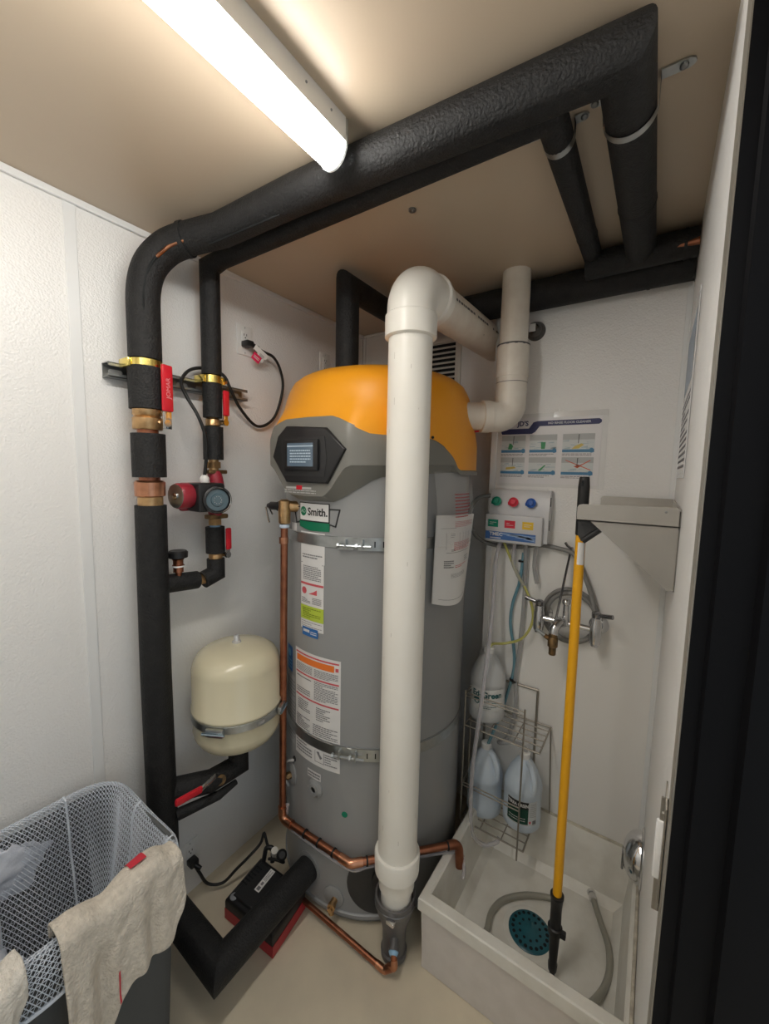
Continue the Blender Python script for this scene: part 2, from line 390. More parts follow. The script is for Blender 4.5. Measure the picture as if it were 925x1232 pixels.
# soft moulded crease on the cover
obj('moulded_rib', G().tube(spline([cyl(-54, 1.845, .379), cyl(-50, 1.880, .374), cyl(-44, 1.905, .366), cyl(-36, 1.915, .362)], 6), [.004, .006]+[.007]*15+[.005, .002], 8), ORANGE, oc, 60)
def grey(u, v):
    az = u*360; a = aoff(az); zb = interp(ZB, a)+.010; zs = interp(ZS, a); zr = max(interp(ZR, a), zs+.008); zr = min(zr, zb-.02); b = bump(az); k = v*12
    mid = zr+(zb-zr)*.55
    if k <= 3: z = zs+(zr-zs)*k/3; r = .379+(.404+b-.379)*k/3
    elif k <= 6: z = zr+(mid-zr)*(k-3)/3; r = .404+b+.001*(k-3)/3
    else: z = mid+(zb-mid)*(k-6)/6; r = .405+b-.012*((k-6)/6)**2
    return cyl(az, z, r)
hb = obj('grey_band', G().grid(grey, NA, 13, True), HOODG, wh, 22)
def fpl(dist): return lambda s, z: Vector((HC.x+s, HC.y-dist, z))
hous = [(-.172, 1.705), (-.140, 1.795), (-.098, 1.828), (.102, 1.824), (.190, 1.728), (.108, 1.585), (.090, 1.574), (-.092, 1.574), (-.105, 1.585)]
cp = hb
bz = [(-.156, 1.703), (-.128, 1.776), (-.086, 1.808), (.090, 1.796), (.170, 1.728), (.096, 1.618), (-.088, 1.618)]
be = obj('bezel', G().prism(bz, (HC.x, HC.y-.415, 0), X, Z, .012, .006), BLKP, wh, 30)
rec = G().prism([(-.108, 1.652), (-.108, 1.768), (.090, 1.768), (.100, 1.700), (.090, 1.640), (-.100, 1.640)], (HC.x, HC.y-.4262, 0), X, Z, .0022)
obj('bezel_inset', rec, mat('satin_black', (.02, .02, .021), .3), be, 30)
sf = obj('screen_frame', G().box((HC.x-.085, HC.y-.438, 1.659), (HC.x+.068, HC.y-.427, 1.760), .004), BLKP, be)
scr = obj('screen', G().quad(-.068, .050, 1.672, 1.748, fpl(.4385)), SCREEN, sf, 0)
g = G(); words(g, -.055, .04, 1.682, 1.728, 5, fpl(.4388), RND); g.quad(-.068, .050, 1.736, 1.740, fpl(.4388))
obj('screen_text', g, SCRT, sf, 0)
g = G().quad(-.10, .02, 1.596, 1.603, fpl(.4142)); words(g, -.11, .04, 1.580, 1.595, 2, fpl(.4142), RND)
obj('housing_print', g, mat('pale_print', (.5, .5, .48), .5), cp, 0)
obj('red_mark', G().quad(-.05, -.022, 1.594, 1.608, fpl(.4148)), RED, cp, 0)
# brand badge
u2 = lambda az: math.radians(az+90)*HR
bm_ = hmap(-90, HR+.0018); bm2 = hmap(-90, HR+.0026); bm3 = hmap(-90, HR+.0034)
bd = obj('badge', G().quad(-.080, .064, 1.478, 1.548, bm_, 8, 1), BLKP, wh, 0)
obj('badge_face', G().quad(-.076, .060, 1.486, 1.545, bm2, 8, 1), PAPERG, bd, 0)
obj('badge_green', G().grid(lambda a, b: (lambda u: bm2(u, 1.481*(1-b)+interp([(-.080, 1.462), (-.025, 1.450), (.064, 1.453)], u)*b))(-.080+.144*a), 13, 2), GREENL, bd, 0)
for sgn, e in ((-1, -.080), (1, .064)):
    w = .030*sgn
    obj('badge_wing', G().tube([bm_(e, 1.530), bm_(e+w*1.25, 1.530), bm_(e+w*.75, 1.472), bm_(e, 1.478)], .0022, 6), BLKP, bd)
g = G(); put_text(g, 'Smith.', .037, .012, 1.516, bm3, .97, .0010); obj('lettering', g, BLKP, bd, 0)
obj('emblem', G().add([bm3(-.056+.0165*math.cos(2*math.pi*i/20), 1.517+.0165*math.sin(2*math.pi*i/20)) for i in range(20)], [tuple(range(20))]), GREENL, bd, 0)
g = G(); put_text(g, 'AO', .018, -.056, 1.517, hmap(-90, HR+.0042)); obj('emblem_lettering', g, mat('mint_print', (.55, .75, .65), .5), bd, 0)
# rating strip
l1 = obj('rating_label', G().quad(-.072, .045, 1.335, 1.445, bm_, 6, 2).quad(-.072, .042, 1.090, 1.337, bm_, 6, 3), PAPERG, wh, 0)
g = G(); words(g, -.062, -.03, 1.425, 1.442, 2, bm2, RND); words(g, .02, .04, 1.425, 1.442, 1, bm2, RND, hgt=.8)
words(g, -.062, .035, 1.350, 1.368, 2, bm2, RND); g.quad(-.07, .04, 1.332, 1.334, bm2)
words(g, -.058, .03, 1.272, 1.325, 8, bm2, RND); words(g, -.066, -.02, 1.187, 1.207, 4, bm2, RND); words(g, -.01, .032, 1.187, 1.212, 5, bm2, RND)
words(g, -.066, .034, 1.098, 1.122, 3, bm2, RND, hgt=.25); obj('print', g, INK, l1, 0)
g = G().quad(-.071, .041, 1.254, 1.262, bm2, 4)
g.add([bm2(-.052+.013*math.cos(t*.5236), 1.232+.013*math.sin(t*.5236)) for t in range(12)], [tuple(range(12))])
g.add([bm2(-.03, 1.222), bm2(.012, 1.222), bm2(.012, 1.242), bm2(-.005, 1.232)], [(0,1,2,3)]); obj('warning_print', g, INKR, l1, 0)
obj('lime_field', G().quad(-.072, .042, 1.126, 1.178, bm2, 5), LIME, l1, 0)
g = G(); words(g, -.060, .030, 1.132, 1.172, 6, bm3, RND); obj('lime_print', g, mat('olive_ink', (.22, .29, .02), .6), l1, 0)
l2 = obj('blue_sticker', G().quad(-.062, .018, 1.066, 1.098, hmap(-90, HR+.0030), 5), BLUEL, wh, 0)
g = G(); words(g, -.055, -.022, 1.078, 1.092, 1, hmap(-90, HR+.0038), RND, hgt=.7); words(g, -.018, .012, 1.074, 1.088, 2, hmap(-90, HR+.0038), RND); obj('print', g, PAPER, l2, 0)
# warning label
wm = hmap(-90, HR+.0014); wm2 = hmap(-90, HR+.0022); wm3 = hmap(-90, HR+.0029)
L0, L1 = u2(-107), u2(-73)
l3 = obj('warning_label', G().quad(L0, L1, .585, 1.003, wm, 10, 4), PAPERG, wh, 0)
obj('orange_header', G().quad(L0+.012, L1-.025, .958, .982, wm2, 8), ORANGEL, l3, 0)
g = G()
for v in (.990, .914, .826): g.quad(L0+.006, L1-.006, v-.003, v+.003, wm2, 8)
g.quad(L1-.02, L1-.008, .962, .975, wm2); obj('red_rule', g, INKR, l3, 0)
g = G(); md = (L0+L1)/2
for (a0, a1, b0, b1, n) in [(L0+.01, md-.01, .922, .952, 6), (md, L1-.01, .922, .952, 6), (L0+.012, md-.02, .836, .86, 3), (md, L1-.01, .836, .908, 12), (L0+.02, md-.02, .77, .815, 6), (md+.01, L1-.04, .76, .812, 7), (L0+.01, md-.02, .70, .75, 7), (md-.005, L1-.01, .70, .745, 6), (L0+.01, md-.01, .60, .66, 5), (md+.05, L1-.01, .60, .645, 5)]:
    words(g, a0, a1, b0, b1, n, wm2, RND)
g.quad(md+.005, md+.007, .60, .645, wm2).quad(md+.045, md+.047, .60, .645, wm2).quad(md+.005, md+.047, .60, .602, wm2)
g.add([wm2(md+.012, .640), wm2(md+.03, .615), wm2(md+.04, .622), wm2(md+.028, .634), wm2(md+.025, .643)], [(0,1,2,3,4)])
g.quad(L0+.012, md-.015, .898, .902, wm2, 3); obj('print', g, INK, l3, 0)
l4 = obj('energy_sticker', G().quad(u2(-120), u2(-111.5), .885, .985, wm, 4), BLUEL, wh, 0)
g = G(); words(g, u2(-119.3), u2(-112.3), .895, .935, 3, wm2, RND); g.add([wm2(u2(-115.8)+.016*math.cos(t*.5236), .957+.016*math.sin(t*.5236)) for t in range(12)], [tuple(range(12))]); obj('print', g, mat('sky_print', (.12, .38, .62), .5), l4, 0)
l5 = obj('side_label', G().quad(u2(-122), u2(-107.6), .60, .875, wm, 5, 2), mat('grey_label', (.42, .42, .42), .5), wh, 0)
g = G(); words(g, u2(-121.5), u2(-108), .61, .86, 18, wm2, RND, hgt=.3); obj('print', g, INK, l5, 0)
l6 = obj('small_tag', G().quad(u2(-95), u2(-85), .527, .557, wm, 4), PAPERG, wh, 0)
g = G(); words(g, u2(-94.5), u2(-85.5), .531, .553, 2, wm2, RND, hgt=.6); obj('print', g, INK, l6, 0)
l7 = obj('model_tag', G().quad(u2(-112), u2(-105.5), 1.440, 1.468, wm, 2), PAPERG, wh, 0)
# ports on the shell
def radial(az): a = math.radians(az); return Vector((math.cos(a), math.sin(a), 0))
pt = obj('element_port', G().lathe([(.034, 0), (.034, .006), (.022, .012), (.022, .016), (.012, .016), (.012, .004)], cyl(-89, .493, HR-.001), radial(-89), 24), TANKG, wh)
obj('port_hole', G().lathe([(.0115, 0), (.0115, .0102)], cyl(-89, .493, HR), radial(-89), 16), DARK, pt)
p2 = obj('anode_port', G().lathe([(.045, 0), (.045, .004), (.03, .010)], cyl(-113, .465, HR-.001), radial(-113), 24), TANKG, wh)
obj('brass_plug', G().lathe([(.014, 0), (.014, .016), (.008, .024)], cyl(-112, .462, HR+.008), radial(-112), 6), BRASSD, p2)
obj('sensor_wire', G().tube(spline([cyl(-109, .535, HR+.003), cyl(-113, .52, HR+.02), cyl(-118, .48, HR+.025), cyl(-118, .43, HR+.02), cyl(-115, .40, HR+.01)], 6), .0045, 8), mat('grey_wire', (.55, .55, .55), .4), wh)
obj('grommet', G().lathe([(.010, 0), (.010, .004)], cyl(-109, .540, HR), radial(-109), 14), BLKR, wh)
obj('green_dot', G().lathe([(.011, 0), (.011, .0014)], cyl(-70, .433, HR), radial(-70), 16), mat('green_sticker', (.0, .22, .12), .5), wh)
obj('round_cover', G().grid(lambda u, v: (lambda th, r: cyl(-50+math.degrees(r*math.cos(th)/HR), .172+r*math.sin(th), HR+.003))(2*math.pi*u, .118*(1-v)+.0005), 40, 6, True), mat('charcoal_cover', (.035, .035, .035), .5), wh, 0)
obj('round_cover_hub', G().lathe([(.055, 0), (.055, .010), (.045, .014)], cyl(-46, .195, HR+.002), radial(-46), 28), BLKP, wh)
dv = obj('drain_plate', G().lathe([(.040, 0), (.040, .005), (.034, .008)], cyl(-76, .095, HR-.001), radial(-76), 28), TANKG, wh)
dvv = obj('drain_valve', G().lathe([(.012, 0), (.012, .025), (.015, .026), (.015, .038), (.009, .040), (.009, .048)], cyl(-75, .088, HR), radial(-75), 14).tube([cyl(-75, .088, HR+.03), cyl(-75, .062, HR+.034)], [.008, .010], 12), BRASS, dv)
obj('inlet_nipple', G().lathe([(.055, 0), (.055, .004)], cyl(-93.5, .155, HR-.001), radial(-93.5), 28), TANKG, wh)
# earthquake straps
for k, (z, hh, az0) in enumerate(((1.420, .020, -66), (.672, .020, -68))):
    st = thing('tank_strap', (HC.x, HC.y, z-hh), ('upper' if k == 0 else 'lower')+' galvanised steel strap with bolted bracket around the grey tank', 'strap', 'steel straps around the water heater')
    obj('band', G().lathe([(HR+.0015, z-hh), (HR+.004, z-hh+.002), (HR+.004, z+hh-.002), (HR+.0015, z+hh)], (HC.x, HC.y, 0), n=96), ZINC, st)
    pm_ = lambda u, v, az=az0: cyl(az+math.degrees(u/HR), v, HR+.0065)
    for (ua, ub) in ((-.060, -.005), (.010, .17)):
        g = G().quad(ua, ub, z-hh-.002, z+hh+.002, pm_, 8); obj('bracket', g, ZINC, st, 30)
    for i in range(4): obj('slot', G().quad(.064+i*.028, .068+i*.028, z-.010, z+.010, lambda u, v, az=az0: cyl(az+math.degrees(u/HR), v, HR+.0072)), DARK, st, 0)
    tng = cyl(az0+90, 0, 1)-cyl(az0+90, 0, 0)
    for zz in (z-.006,):
        c = cyl(az0, zz, HR+.018)
        obj('bolt', G().tube([c-tng*.052, c+tng*.058], .0045, 8).lathe([(.009, 0), (.009, .008)], c-tng*.058, tng, 6).lathe([(.009, 0), (.009, .008)], c+tng*.005, tng, 6), mat('bolt_zinc', (.50, .54, .56), .32, 1.0), st)
    for o_ in (-.030, .028):
        c = cyl(az0, z, HR+.012)+tng*o_
        obj('lug', G().obox(c, radial(az0), tng, Z, .012, .003, .016, .001), ZINC, st)
# installation papers in a pouch
tl, tr_ = Vector((.795, 1.228, 1.516)), at(570, 618, 'x', .838); bl, br = Vector((.792, 1.222, 1.210)), at(558, 716, 'x', .832)
def paper(d):
    def fn(u, v):
        p = (tl*(1-u)+tr_*u)*(1-v)+(bl*(1-u)+br*u)*v
        out = Vector((.55, -.20, 0)).normalized(); b = math.sin(math.pi*u)*(.010+.028*v)
        return p+out*(b+d)+Vector((0, 0, .012*v*(1-math.cos(2.2*u))-.022*v*math.sin(math.pi*u)*.6))
    return fn
dp = thing('document_pouch', bl, 'installation sheet in a clear pouch hanging on right side of grey tank', 'document')
obj('sheet', G().grid(paper(0), 14, 14).grid(lambda u, v: paper(-.003)(1-u, v), 14, 14), PAPER, dp, 60)
pf = paper(.0012); pfm = lambda u, v: pf(u, 1-v)
g = G(); 
for (a, b, c, d, n) in ((.42, .95, .86, .93, 5), (.40, .90, .60, .70, 7), (.44, .85, .405, .44, 2)): words(g, a, b, c, d, n, pfm, RND, hgt=.38)
obj('red_print', g, INKR, dp, 0)
g = G().quad(.10, .45, .852, .856, pfm, 6); words(g, .32, .45, .745, .80, 3, pfm, RND, hgt=.3); words(g, .34, .44, .595, .62, 2, pfm, RND); words(g, .18, .40, .41, .50, 4, pfm, RND, hgt=.5)
words(g, .34, .75, .30, .35, 4, pfm, RND, hgt=.25); words(g, .72, .88, .45, .52, 3, pfm, RND, hgt=.3)
for uu in (.22, .55, .65, .75, .85): g.quad(uu, uu+.006, .62, .80, pfm, 1, 4)
g.quad(.22, .85, .58, .584, pfm, 6); g.quad(.10, .92, .06, .064, pfm, 8); obj('print', g, INK, dp, 0)
def pouch(u, v):
    top = cyl(-26+36*u, 1.665, HR+.010); p = paper(.004)(u, .35)
    return top*(1-v)+p*v+Vector((.55, -.2, 0)).normalized()*.012*math.sin(math.pi*v)
obj('clear_sleeve', G().grid(pouch, 12, 10), TAPE, dp, 60)
g = G(); pm2 = lambda u, v: pouch(u, v)+Vector((.003, -.001, 0)); words(g, .36, .80, .28, .62, 8, pm2, RND, hgt=.35); obj('warning_print', g, mat('maroon_ink', (.40, .05, .06), .6), dp, 0)
# ------------------------------------------------------------------ white PVC pipes
PX, PY, PR = .770, 1.068, .0655
pv = thing('pvc_pipe', (PX, PY, .12), 'thick white plastic pipe standing in front of the grey water heater', 'pipe')
ZE = 2.200; er = .110; ZF = 2.236
obj('riser', G().lathe([(PR, .35), (PR, ZE-er+.01)], (PX, PY, 0), n=40), PVC, pv)
el = fillet([(PX, PY, ZE-er-.03), (PX, PY, ZE), (PX, PY+er+.04, ZE+.002)], er, 14)
obj('elbow', G().tube(el, PR+.006, 36), PVC, pv, 50)
obj('elbow_collar', G().lathe([(PR+.002, 0), (PR+.011, .004), (PR+.011, .064), (PR+.007, .068)], (PX, PY, ZE-er-.040), n=40), PVC, pv)
obj('elbow_collar', G().lathe([(PR+.009, 0), (PR+.013, .003), (PR+.013, .012), (PR+.003, .014)], (PX, PY+er-.005, ZE), Y, n=40), PVC, pv)
hp = obj('horizontal_run', G().tube([(PX, PY+er, ZE+.002), (PX-.020, YB, ZF)], PR, 40), PVCG, pv)
g = G(); R2 = random.Random(3); hm = lambda u, v: Vector((PX-.029*u+(PR+.001)*math.cos(v), PY+er+u, ZE+.002+(ZF-ZE)*u/.69+(PR+.001)*math.sin(v)))
u = .06
while u < .60:
    w = R2.uniform(.008, .024)
    if R2.random() < .85: g.quad(u, u+w, .02, .14, hm, 1, 2)
    u += w+.006
for q in range(5): uu = R2.uniform(.05, .5); vv = R2.uniform(-.7, .1); g.quad(uu, uu+.006, vv, vv+.05, hm)
obj('stamped_print', g, PRINT, hp, 0)
g = G()
for q in range(16):
    a = R2.uniform(-2.6, 0); z = R2.uniform(.4, 2.05); l = R2.uniform(.004, .02)
    g.quad(a, a+.018, z, z+l, lambda u, v: Vector((PX+(PR+.0006)*math.cos(u), PY+(PR+.0006)*math.sin(u), v)))
obj('scuff', g, mat('pale_scuff', (.52, .48, .42), .6), pv, 0)
obj('bottom_coupling', G().lathe([(PR, .328), (PR+.009, .330), (PR+.011, .392), (PR+.008, .398), (PR+.001, .399)], (PX, PY, 0), n=40), PVC, pv)
obj('reducer', G().lathe([(.044, .205), (.052, .207), (.052, .262), (.060, .270), (.061, .312), (PR+.004, .330)], (PX, PY, 0), n=36), PVC, pv)
df = thing('drain_fitting', (PX, PY, 0), 'grey rubber drain fitting at the floor under the thick white pipe', 'drain')
obj('rubber_boot', G().lathe([(.036, 0), (.044, .004), (.045, .024), (.040, .028), (.040, .100), (.046, .130), (.058, .165), (.066, .195), (.068, .232), (.062, .234), (.056, .20)], (PX-.004, PY, 0), n=32), mat('grey_rubber', (.12, .115, .115), .4), df)
obj('clamp_ring', G().lathe([(.0665, 0), (.0695, .002), (.0695, .013), (.0675, .015)], (PX-.004, PY, .200), n=32), mat('dark_steel', (.20, .20, .20), .35, .7), df)
obj('clamp_screw', G().box((PX+.010, PY-.078, .201), (PX+.038, PY-.062, .214), .002), CHROME, df)
obj('side_spout', G().tube([(PX+.010, PY-.020, .105), (PX+.026, PY-.050, .088)], .015, 16).lathe([(.0175, 0), (.0175, .006)], (PX+.025, PY-.048, .089), (.4, -.8, -.4), 16), mat('grey_rubber', (.12, .115, .115), .4), df)
obj('blue_ring', G().lathe([(.015, 0), (.017, .003), (.012, .012)], (PX+.027, PY-.052, .087), (.4, -.8, -.4), 16), BLUECUP, df)
# vent pipe
VX, VY, VR = .921, 1.567, .0505
vp = thing('pvc_vent', (VX, VY, 1.85), 'grimy white plastic vent pipe rising from the orange cover into the ceiling', 'pipe')
obj('riser', G().lathe([(VR, 2.09), (VR, RH)], (VX, VY, 0), n=36), PVCG, vp)
obj('coupling', G().lathe([(VR+.002, 2.02), (VR+.008, 2.022), (VR+.008, 2.135), (VR+.001, 2.137)], (VX, VY, 0), n=36), PVCG, vp)
ZV = 1.875
h0 = Vector((HC.x+.34, 1.445, ZV)); dirh = (Vector((VX, VY, ZV))-h0).normalized()
ep = fillet([(VX, VY, 2.025), (VX, VY, ZV), Vector((VX, VY, ZV))-dirh*.105], .072, 12)
obj('elbow', G().tube(ep, VR+.006, 32), PVCG, vp, 50)
obj('elbow_collar', G().lathe([(VR+.002, 0), (VR+.009, .002), (VR+.009, .035), (VR+.006, .037)], Vector((VX, VY, ZV))-dirh*.115, dirh, n=32), PVCG, vp)
obj('stub', G().tube([h0, Vector((VX, VY, ZV))-dirh*.10], VR, 32), PVCG, vp)
g = G(); ck = lambda u, v: Vector((VX+(VR+.0092)*math.cos(u), VY+(VR+.0092)*math.sin(u), v))
for i in range(18): a = -2.9+i*.17; g.quad(a, a+.17, 2.134+R2.uniform(-.002, .001), 2.139, ck)
obj('joint_line', g, PRINT, vp, 0)
g = G(); ck2 = lambda u, v: Vector((VX+(VR+.0068)*math.cos(u), VY+(VR+.0068)*math.sin(u), v))
g.quad(-2.9, .2, 2.0, 2.002, ck2, 16); obj('glue_line', g, PRINT, vp, 0)
obj('red_wire', G().tube(spline([(.80, 1.47, 1.815), (.83, 1.52, 1.825), (.85, 1.58, 1.835)], 5), .004, 6), RED, vp)
es = thing('sprinkler_cup', at(645, 398, 'y', YS), 'round chrome cup fixture on back wall beside vent pipe', 'fixture')
ec = at(645, 399, 'y', YS)
obj('flange', G().lathe([(.036, 0), (.036, .004), (.030, .014), (.026, .020)], ec, -Y, 28), mat('smoked_chrome', (.12, .115, .11), .18, 1), es)
obj('cup', G().lathe([(.026, .01), (.026, .035), (.016, .048), (0, .050)], ec, -Y, 28), MATS['smoked_chrome'], es)
obj('tag', G().obox(ec+Vector((-.002, -.052, 0)), X, Y, Z, .012, .001, .014), PAPER, es)

# ------------------------------------------------------------------ insulated pipes
R1 = .046; RX, RY = .084, .645
zt = 2.348; yr = .824
ip = thing('insulated_pipe', (RX, RY, .1), 'thick black insulated pipe climbing left wall and crossing under the ceiling', 'pipe')
ARC = spline([(RX, RY, 2.10), (RX, RY+.003, 2.19), (RX+.010, RY+.020, 2.262), (RX+.048, RY+.050, 2.314), (RX+.105, RY+.078, 2.335)], 6)
obj('insulation', G().tube([(RX, RY, 1.984)]+ARC, R1, 24), FOAM, ip, 60)
jn = ARC[-1]; XE = 1.311
obj('insulation', G().tube([jn+Vector((-.004, -.002, 0)), (.30, .765, zt), (.60, .776, zt+.003), (XE, yr, zt+.004), (XE, 1.55, zt+.004)], [.0445, .0445, .0445, .0440, .040], 28), FOAM, ip, 40)
obj('joint_ring', G().tube([(XE, 1.245, zt+.004), (XE, 1.262, zt+.004)], [.0405, .0435], 24), FOAM, ip)
obj('joint_ring', G().tube([jn+Vector((-.006, -.003, -.001)), jn+Vector((.006, .003, .001))], R1+.0025, 24), FOAM, ip)
def seamline(pts, off, r): return G().tube([p+o for p, o in zip(pts, off)], r, 6)
sl = [Vector((RX, RY, 2.02))]+ARC[2:]; outd = []
for p in sl: outd.append(((CAM-p).cross(Vector((0, 0, 1)) if p.z < 2.2 else Vector((.5, .3, .8))).normalized()*.004+(CAM-p).normalized())*R1*.985)
obj('split_seam', G().tube([p+o for p, o in zip(sl, outd)], [.0015, .002]+[.0045]*(len(sl)-4)+[.003, .001], 6), DARK, ip, 60)
cs = [(p+o*1.012) for p, o in zip(sl, outd)][8:]
obj('bare_copper', G().tube(cs, [.0006]+[.003]*3+[.0006]*2+[.0055]*(len(cs)-7)+[.0005], 6), COPPERB, ip, 60)
sc2 = [Vector((.17, .757-.036, zt-.012)), Vector((.24, .735, zt-.030)), Vector((.36, .738, zt-.044)), Vector((.48, .742, zt-.046))]
obj('split_seam', G().tube(spline([Vector((p.x, yr-.035-.05*(1-p.x)-.012, zt-.043)) for p in [Vector((.20, 0, 0)), Vector((.32, 0, 0)), Vector((.44, 0, 0)), Vector((.56, 0, 0))]], 4), [.003]*4+[.003]*8+[.001], 6), DARK, ip, 60)
# lower riser pieces between the brass fittings
obj('insulation', G().tube([(RX, RY, 1.836), (RX, RY, 1.960)], R1+.003, 24), FOAM, ip)
obj('insulation', G().tube([(RX, RY, 1.628), (RX, RY, 1.762)], R1+.002, 24), FOAM, ip)
zl = .155
obj('insulation', G().tube([(RX, RY, 1.540), (RX+.002, RY-.004, 1.0), (RX, RY, .62), (RX+.004, RY, zl), (.412, RY-.012, zl), (.412, 1.010, zl)], [.045, .0455, .046, .048, .048, .046], 26), FOAM, ip, 35)
obj('copper_core', G().tube([(RX, RY, 1.50), (RX, RY, 2.0)], .030, 20), COPPER, ip)
vb = obj('ball_valve', G().lathe([(.040, 0), (.042, .003), (.042, .034), (.036, .040), (.041, .046), (.041, .060), (.033, .062)], (RX, RY, 1.774), n=24), BRASS, ip)
obj('coupling', G().lathe([(.036, 0), (.043, .004), (.044, .046), (.038, .052)], (RX, RY, 1.566), n=24), COPPERB, ip)
obj('reducer', G().lathe([(.036, .0), (.036, .028)], (RX, RY, 1.540), n=24), BRASS, ip)
def valve_handle(parent, base, out, up, length, wid, mtext=True):
    """red lever: steel stem at base, grip along up"""
    out = Vector(out).normalized(); up = Vector(up).normalized(); sd = out.cross(up).normalized(); b = Vector(base)
    obj('valve_stem', G().lathe([(.009, -.015), (.009, .018), (.012, .018), (.012, .026)], b, out, 8), CHROME, parent)
    obj('valve_lever', G().obox(b+out*.022+up*length*.12, sd, out, up, wid*.40, .0022, length*.22, .001), CHROME, parent)
    h = obj('valve_handle', G().obox(b+out*.026+up*length*.60, sd, out, up, wid*.5, .006, length*.40, .0055), RED, parent)
    if mtext:
        g = G(); fn = lambda u, v: b+out*.0325+up*(length*.60+u)+sd*v
        put_text(g, 'JOMAR', wid*.55, 0, 0, fn); obj('handle_lettering', g, mat('pale_pink_print', (.80, .35, .38), .5), h, 0)
vd = Vector((.62, .05, 0)).normalized()
vdir = Vector((.70, -.35, 0)).normalized(); vside = Vector((.35, .70, 0)).normalized()
valve_handle(vb, Vector((RX, RY, 1.795))+Vector((.030, .030, 0)), Vector((.80, .12, 0)), Z, .175, .036)
# recirculation branch riser (smaller)
R2r = .033; QX, QY = .080, .870
iq = thing('insulated_pipe', (QX, QY, 1.27), 'thin black insulated riser with two red valves next to the circulator pump', 'pipe')
XS = 1.179; zs = 2.368; ys = .897
obj('insulation', G().tube([(QX, QY, 1.985), (QX, QY, 2.345), (QX+.04, ys-.006, zs), (XS, ys, zs), (XS, 1.60, zs)], [R2r, R2r, .030, .030, .0265], 22), FOAM, iq, 40)
obj('joint_ring', G().tube([(XS, 1.37, zs), (XS, 1.385, zs)], [.027, .029], 22), FOAM, iq)
obj('insulation', G().tube([(QX, QY, 1.838), (QX, QY, 1.968)], R2r-.001, 20), FOAM, iq)
obj('insulation', G().tube([(QX, QY, 1.690), (QX, QY, 1.806)], R2r+.001, 20), FOAM, iq)
obj('copper_core', G().tube([(QX, QY, 1.27), (QX, QY, 2.0)], .017, 16), BRASS, iq)
v2 = obj('ball_valve', G().lathe([(.020, 0), (.024, .004), (.024, .024), (.019, .030)], (QX, QY, 1.806), n=18), BRASS, iq)
valve_handle(v2, Vector((QX+.016, QY+.022, 1.822)), Vector((.8, .12, 0)), Z, .110, .024, False)
obj('union_nut', G().lathe([(.026, 0), (.026, .022)], (QX, QY, 1.660), n=6), BRASS, iq)
obj('union_flange', G().box((QX-.012, QY-.035, 1.640), (QX+.024, QY+.040, 1.654), .004), BRASSD, iq)
obj('union_flange', G().box((QX-.012, QY-.035, 1.478), (QX+.024, QY+.040, 1.494), .004), BRASSD, iq)
obj('union_nut', G().lathe([(.024, 0), (.024, .022)], (QX, QY, 1.455), n=6), BRASS, iq)
obj('blue_ring', G().lathe([(.0185, 0), (.0185, .008)], (QX, QY, 1.448), n=16), BLUECUP, iq)
obj('insulation', G().tube([(QX, QY, 1.352), (QX, QY, 1.448)], R2r, 20), FOAM, iq)
v3 = obj('ball_valve', G().lathe([(.020, 0), (.024, .004), (.024, .020), (.019, .026)], (QX, QY, 1.328), n=18), BRASS, iq)
valve_handle(v3, Vector((QX+.016, QY+.022, 1.345)), Vector((.8, .12, 0)), Z, .100, .022, False)
obj('insulation', G().tube([(QX, QY, 1.330), (QX, QY, 1.276), (QX, QY-.052, 1.260)], .031, 20), FOAM, iq, 35)
obj('copper_tee', G().tube([(QX, QY-.04, 1.264), (QX, RY, 1.275)], .019, 16), BRASS, iq)
obj('insulation', G().tube([(QX, QY-.075, 1.266), (QX, RY+.02, 1.277)], .031, 20), FOAM, iq)
pb = Vector((QX+.01, .724, 1.290))
vs_ = obj('drain_cock', G().lathe([(.008, 0), (.010, .018), (.016, .020), (.016, .036), (.019, .038), (.019, .044), (.016, .046), (.016, .060), (.019, .064), (.014, .068)], pb, n=18), COPPER, iq)
obj('seal_ring', G().lathe([(.0195, .038), (.0195, .043)], pb, n=16), WHITEP, vs_)
obj('black_knob', G().lathe([(.020, .068), (.030, .070), (.031, .088), (.026, .093), (0, .093)], pb, n=24), BLKP, vs_)
# circulator pump
PC = Vector((.130, .795, 1.562))
cpp = thing('circulator_pump', PC, 'small black and red circulator pump with round dial on thin riser', 'pump')
obj('volute', G().tube(spline([(QX, QY, 1.650), (QX+.012, QY+.004, 1.60), (QX+.010, QY+.002, 1.55), (QX, QY, 1.485)], 5), [.016]+[.024]*14+[.016], 14), REDP, cpp)
dn = Vector((.62, -.70, -.02)).normalized(); dr_ = dn.cross(Z).normalized()*-1; du = Vector((0, 0, 1))
obj('motor_flange', G().obox(PC+Vector((-.040, -.012, .0)), X, Y, Z, .012, .050, .048, .010), REDP, cpp)
obj('motor_body', G().obox(PC+Vector((.005, .008, 0)), X, Y, Z, .038, .050, .048, .010), BLKP, cpp)
obj('side_drum', G().lathe([(.040, 0), (.042, .004), (.042, .040), (.038, .046)], PC+Vector((-.010, -.045, .006)), Vector((.10, -1, 0)), 28), REDP, cpp)
pd = obj('drum_plate', G().lathe([(.0385, 0), (.0385, .002)], PC+Vector((-.0055, -.091, .006)), Vector((.10, -1, 0)), 28), ZINC, cpp)
obj('centre_screw', G().lathe([(.011, 0), (.011, .003), (.005, .004)], PC+Vector((-.0053, -.093, .006)), Vector((.10, -1, 0)), 16), CHROME, pd)
dc = PC+Vector((.044, .018, -.008)); dd = Vector((.95, -.28, .02)).normalized()
obj('dial_rim', G().lathe([(.044, -.01), (.046, .0), (.046, .022), (.040, .026), (.040, .016), (0, .016)], dc, dd, 36), BLKP, cpp)
obj('dial_ring', G().lathe([(.041, .0255), (.0425, .027), (.043, .0225)], dc, dd, 36, False), CHROME, cpp)
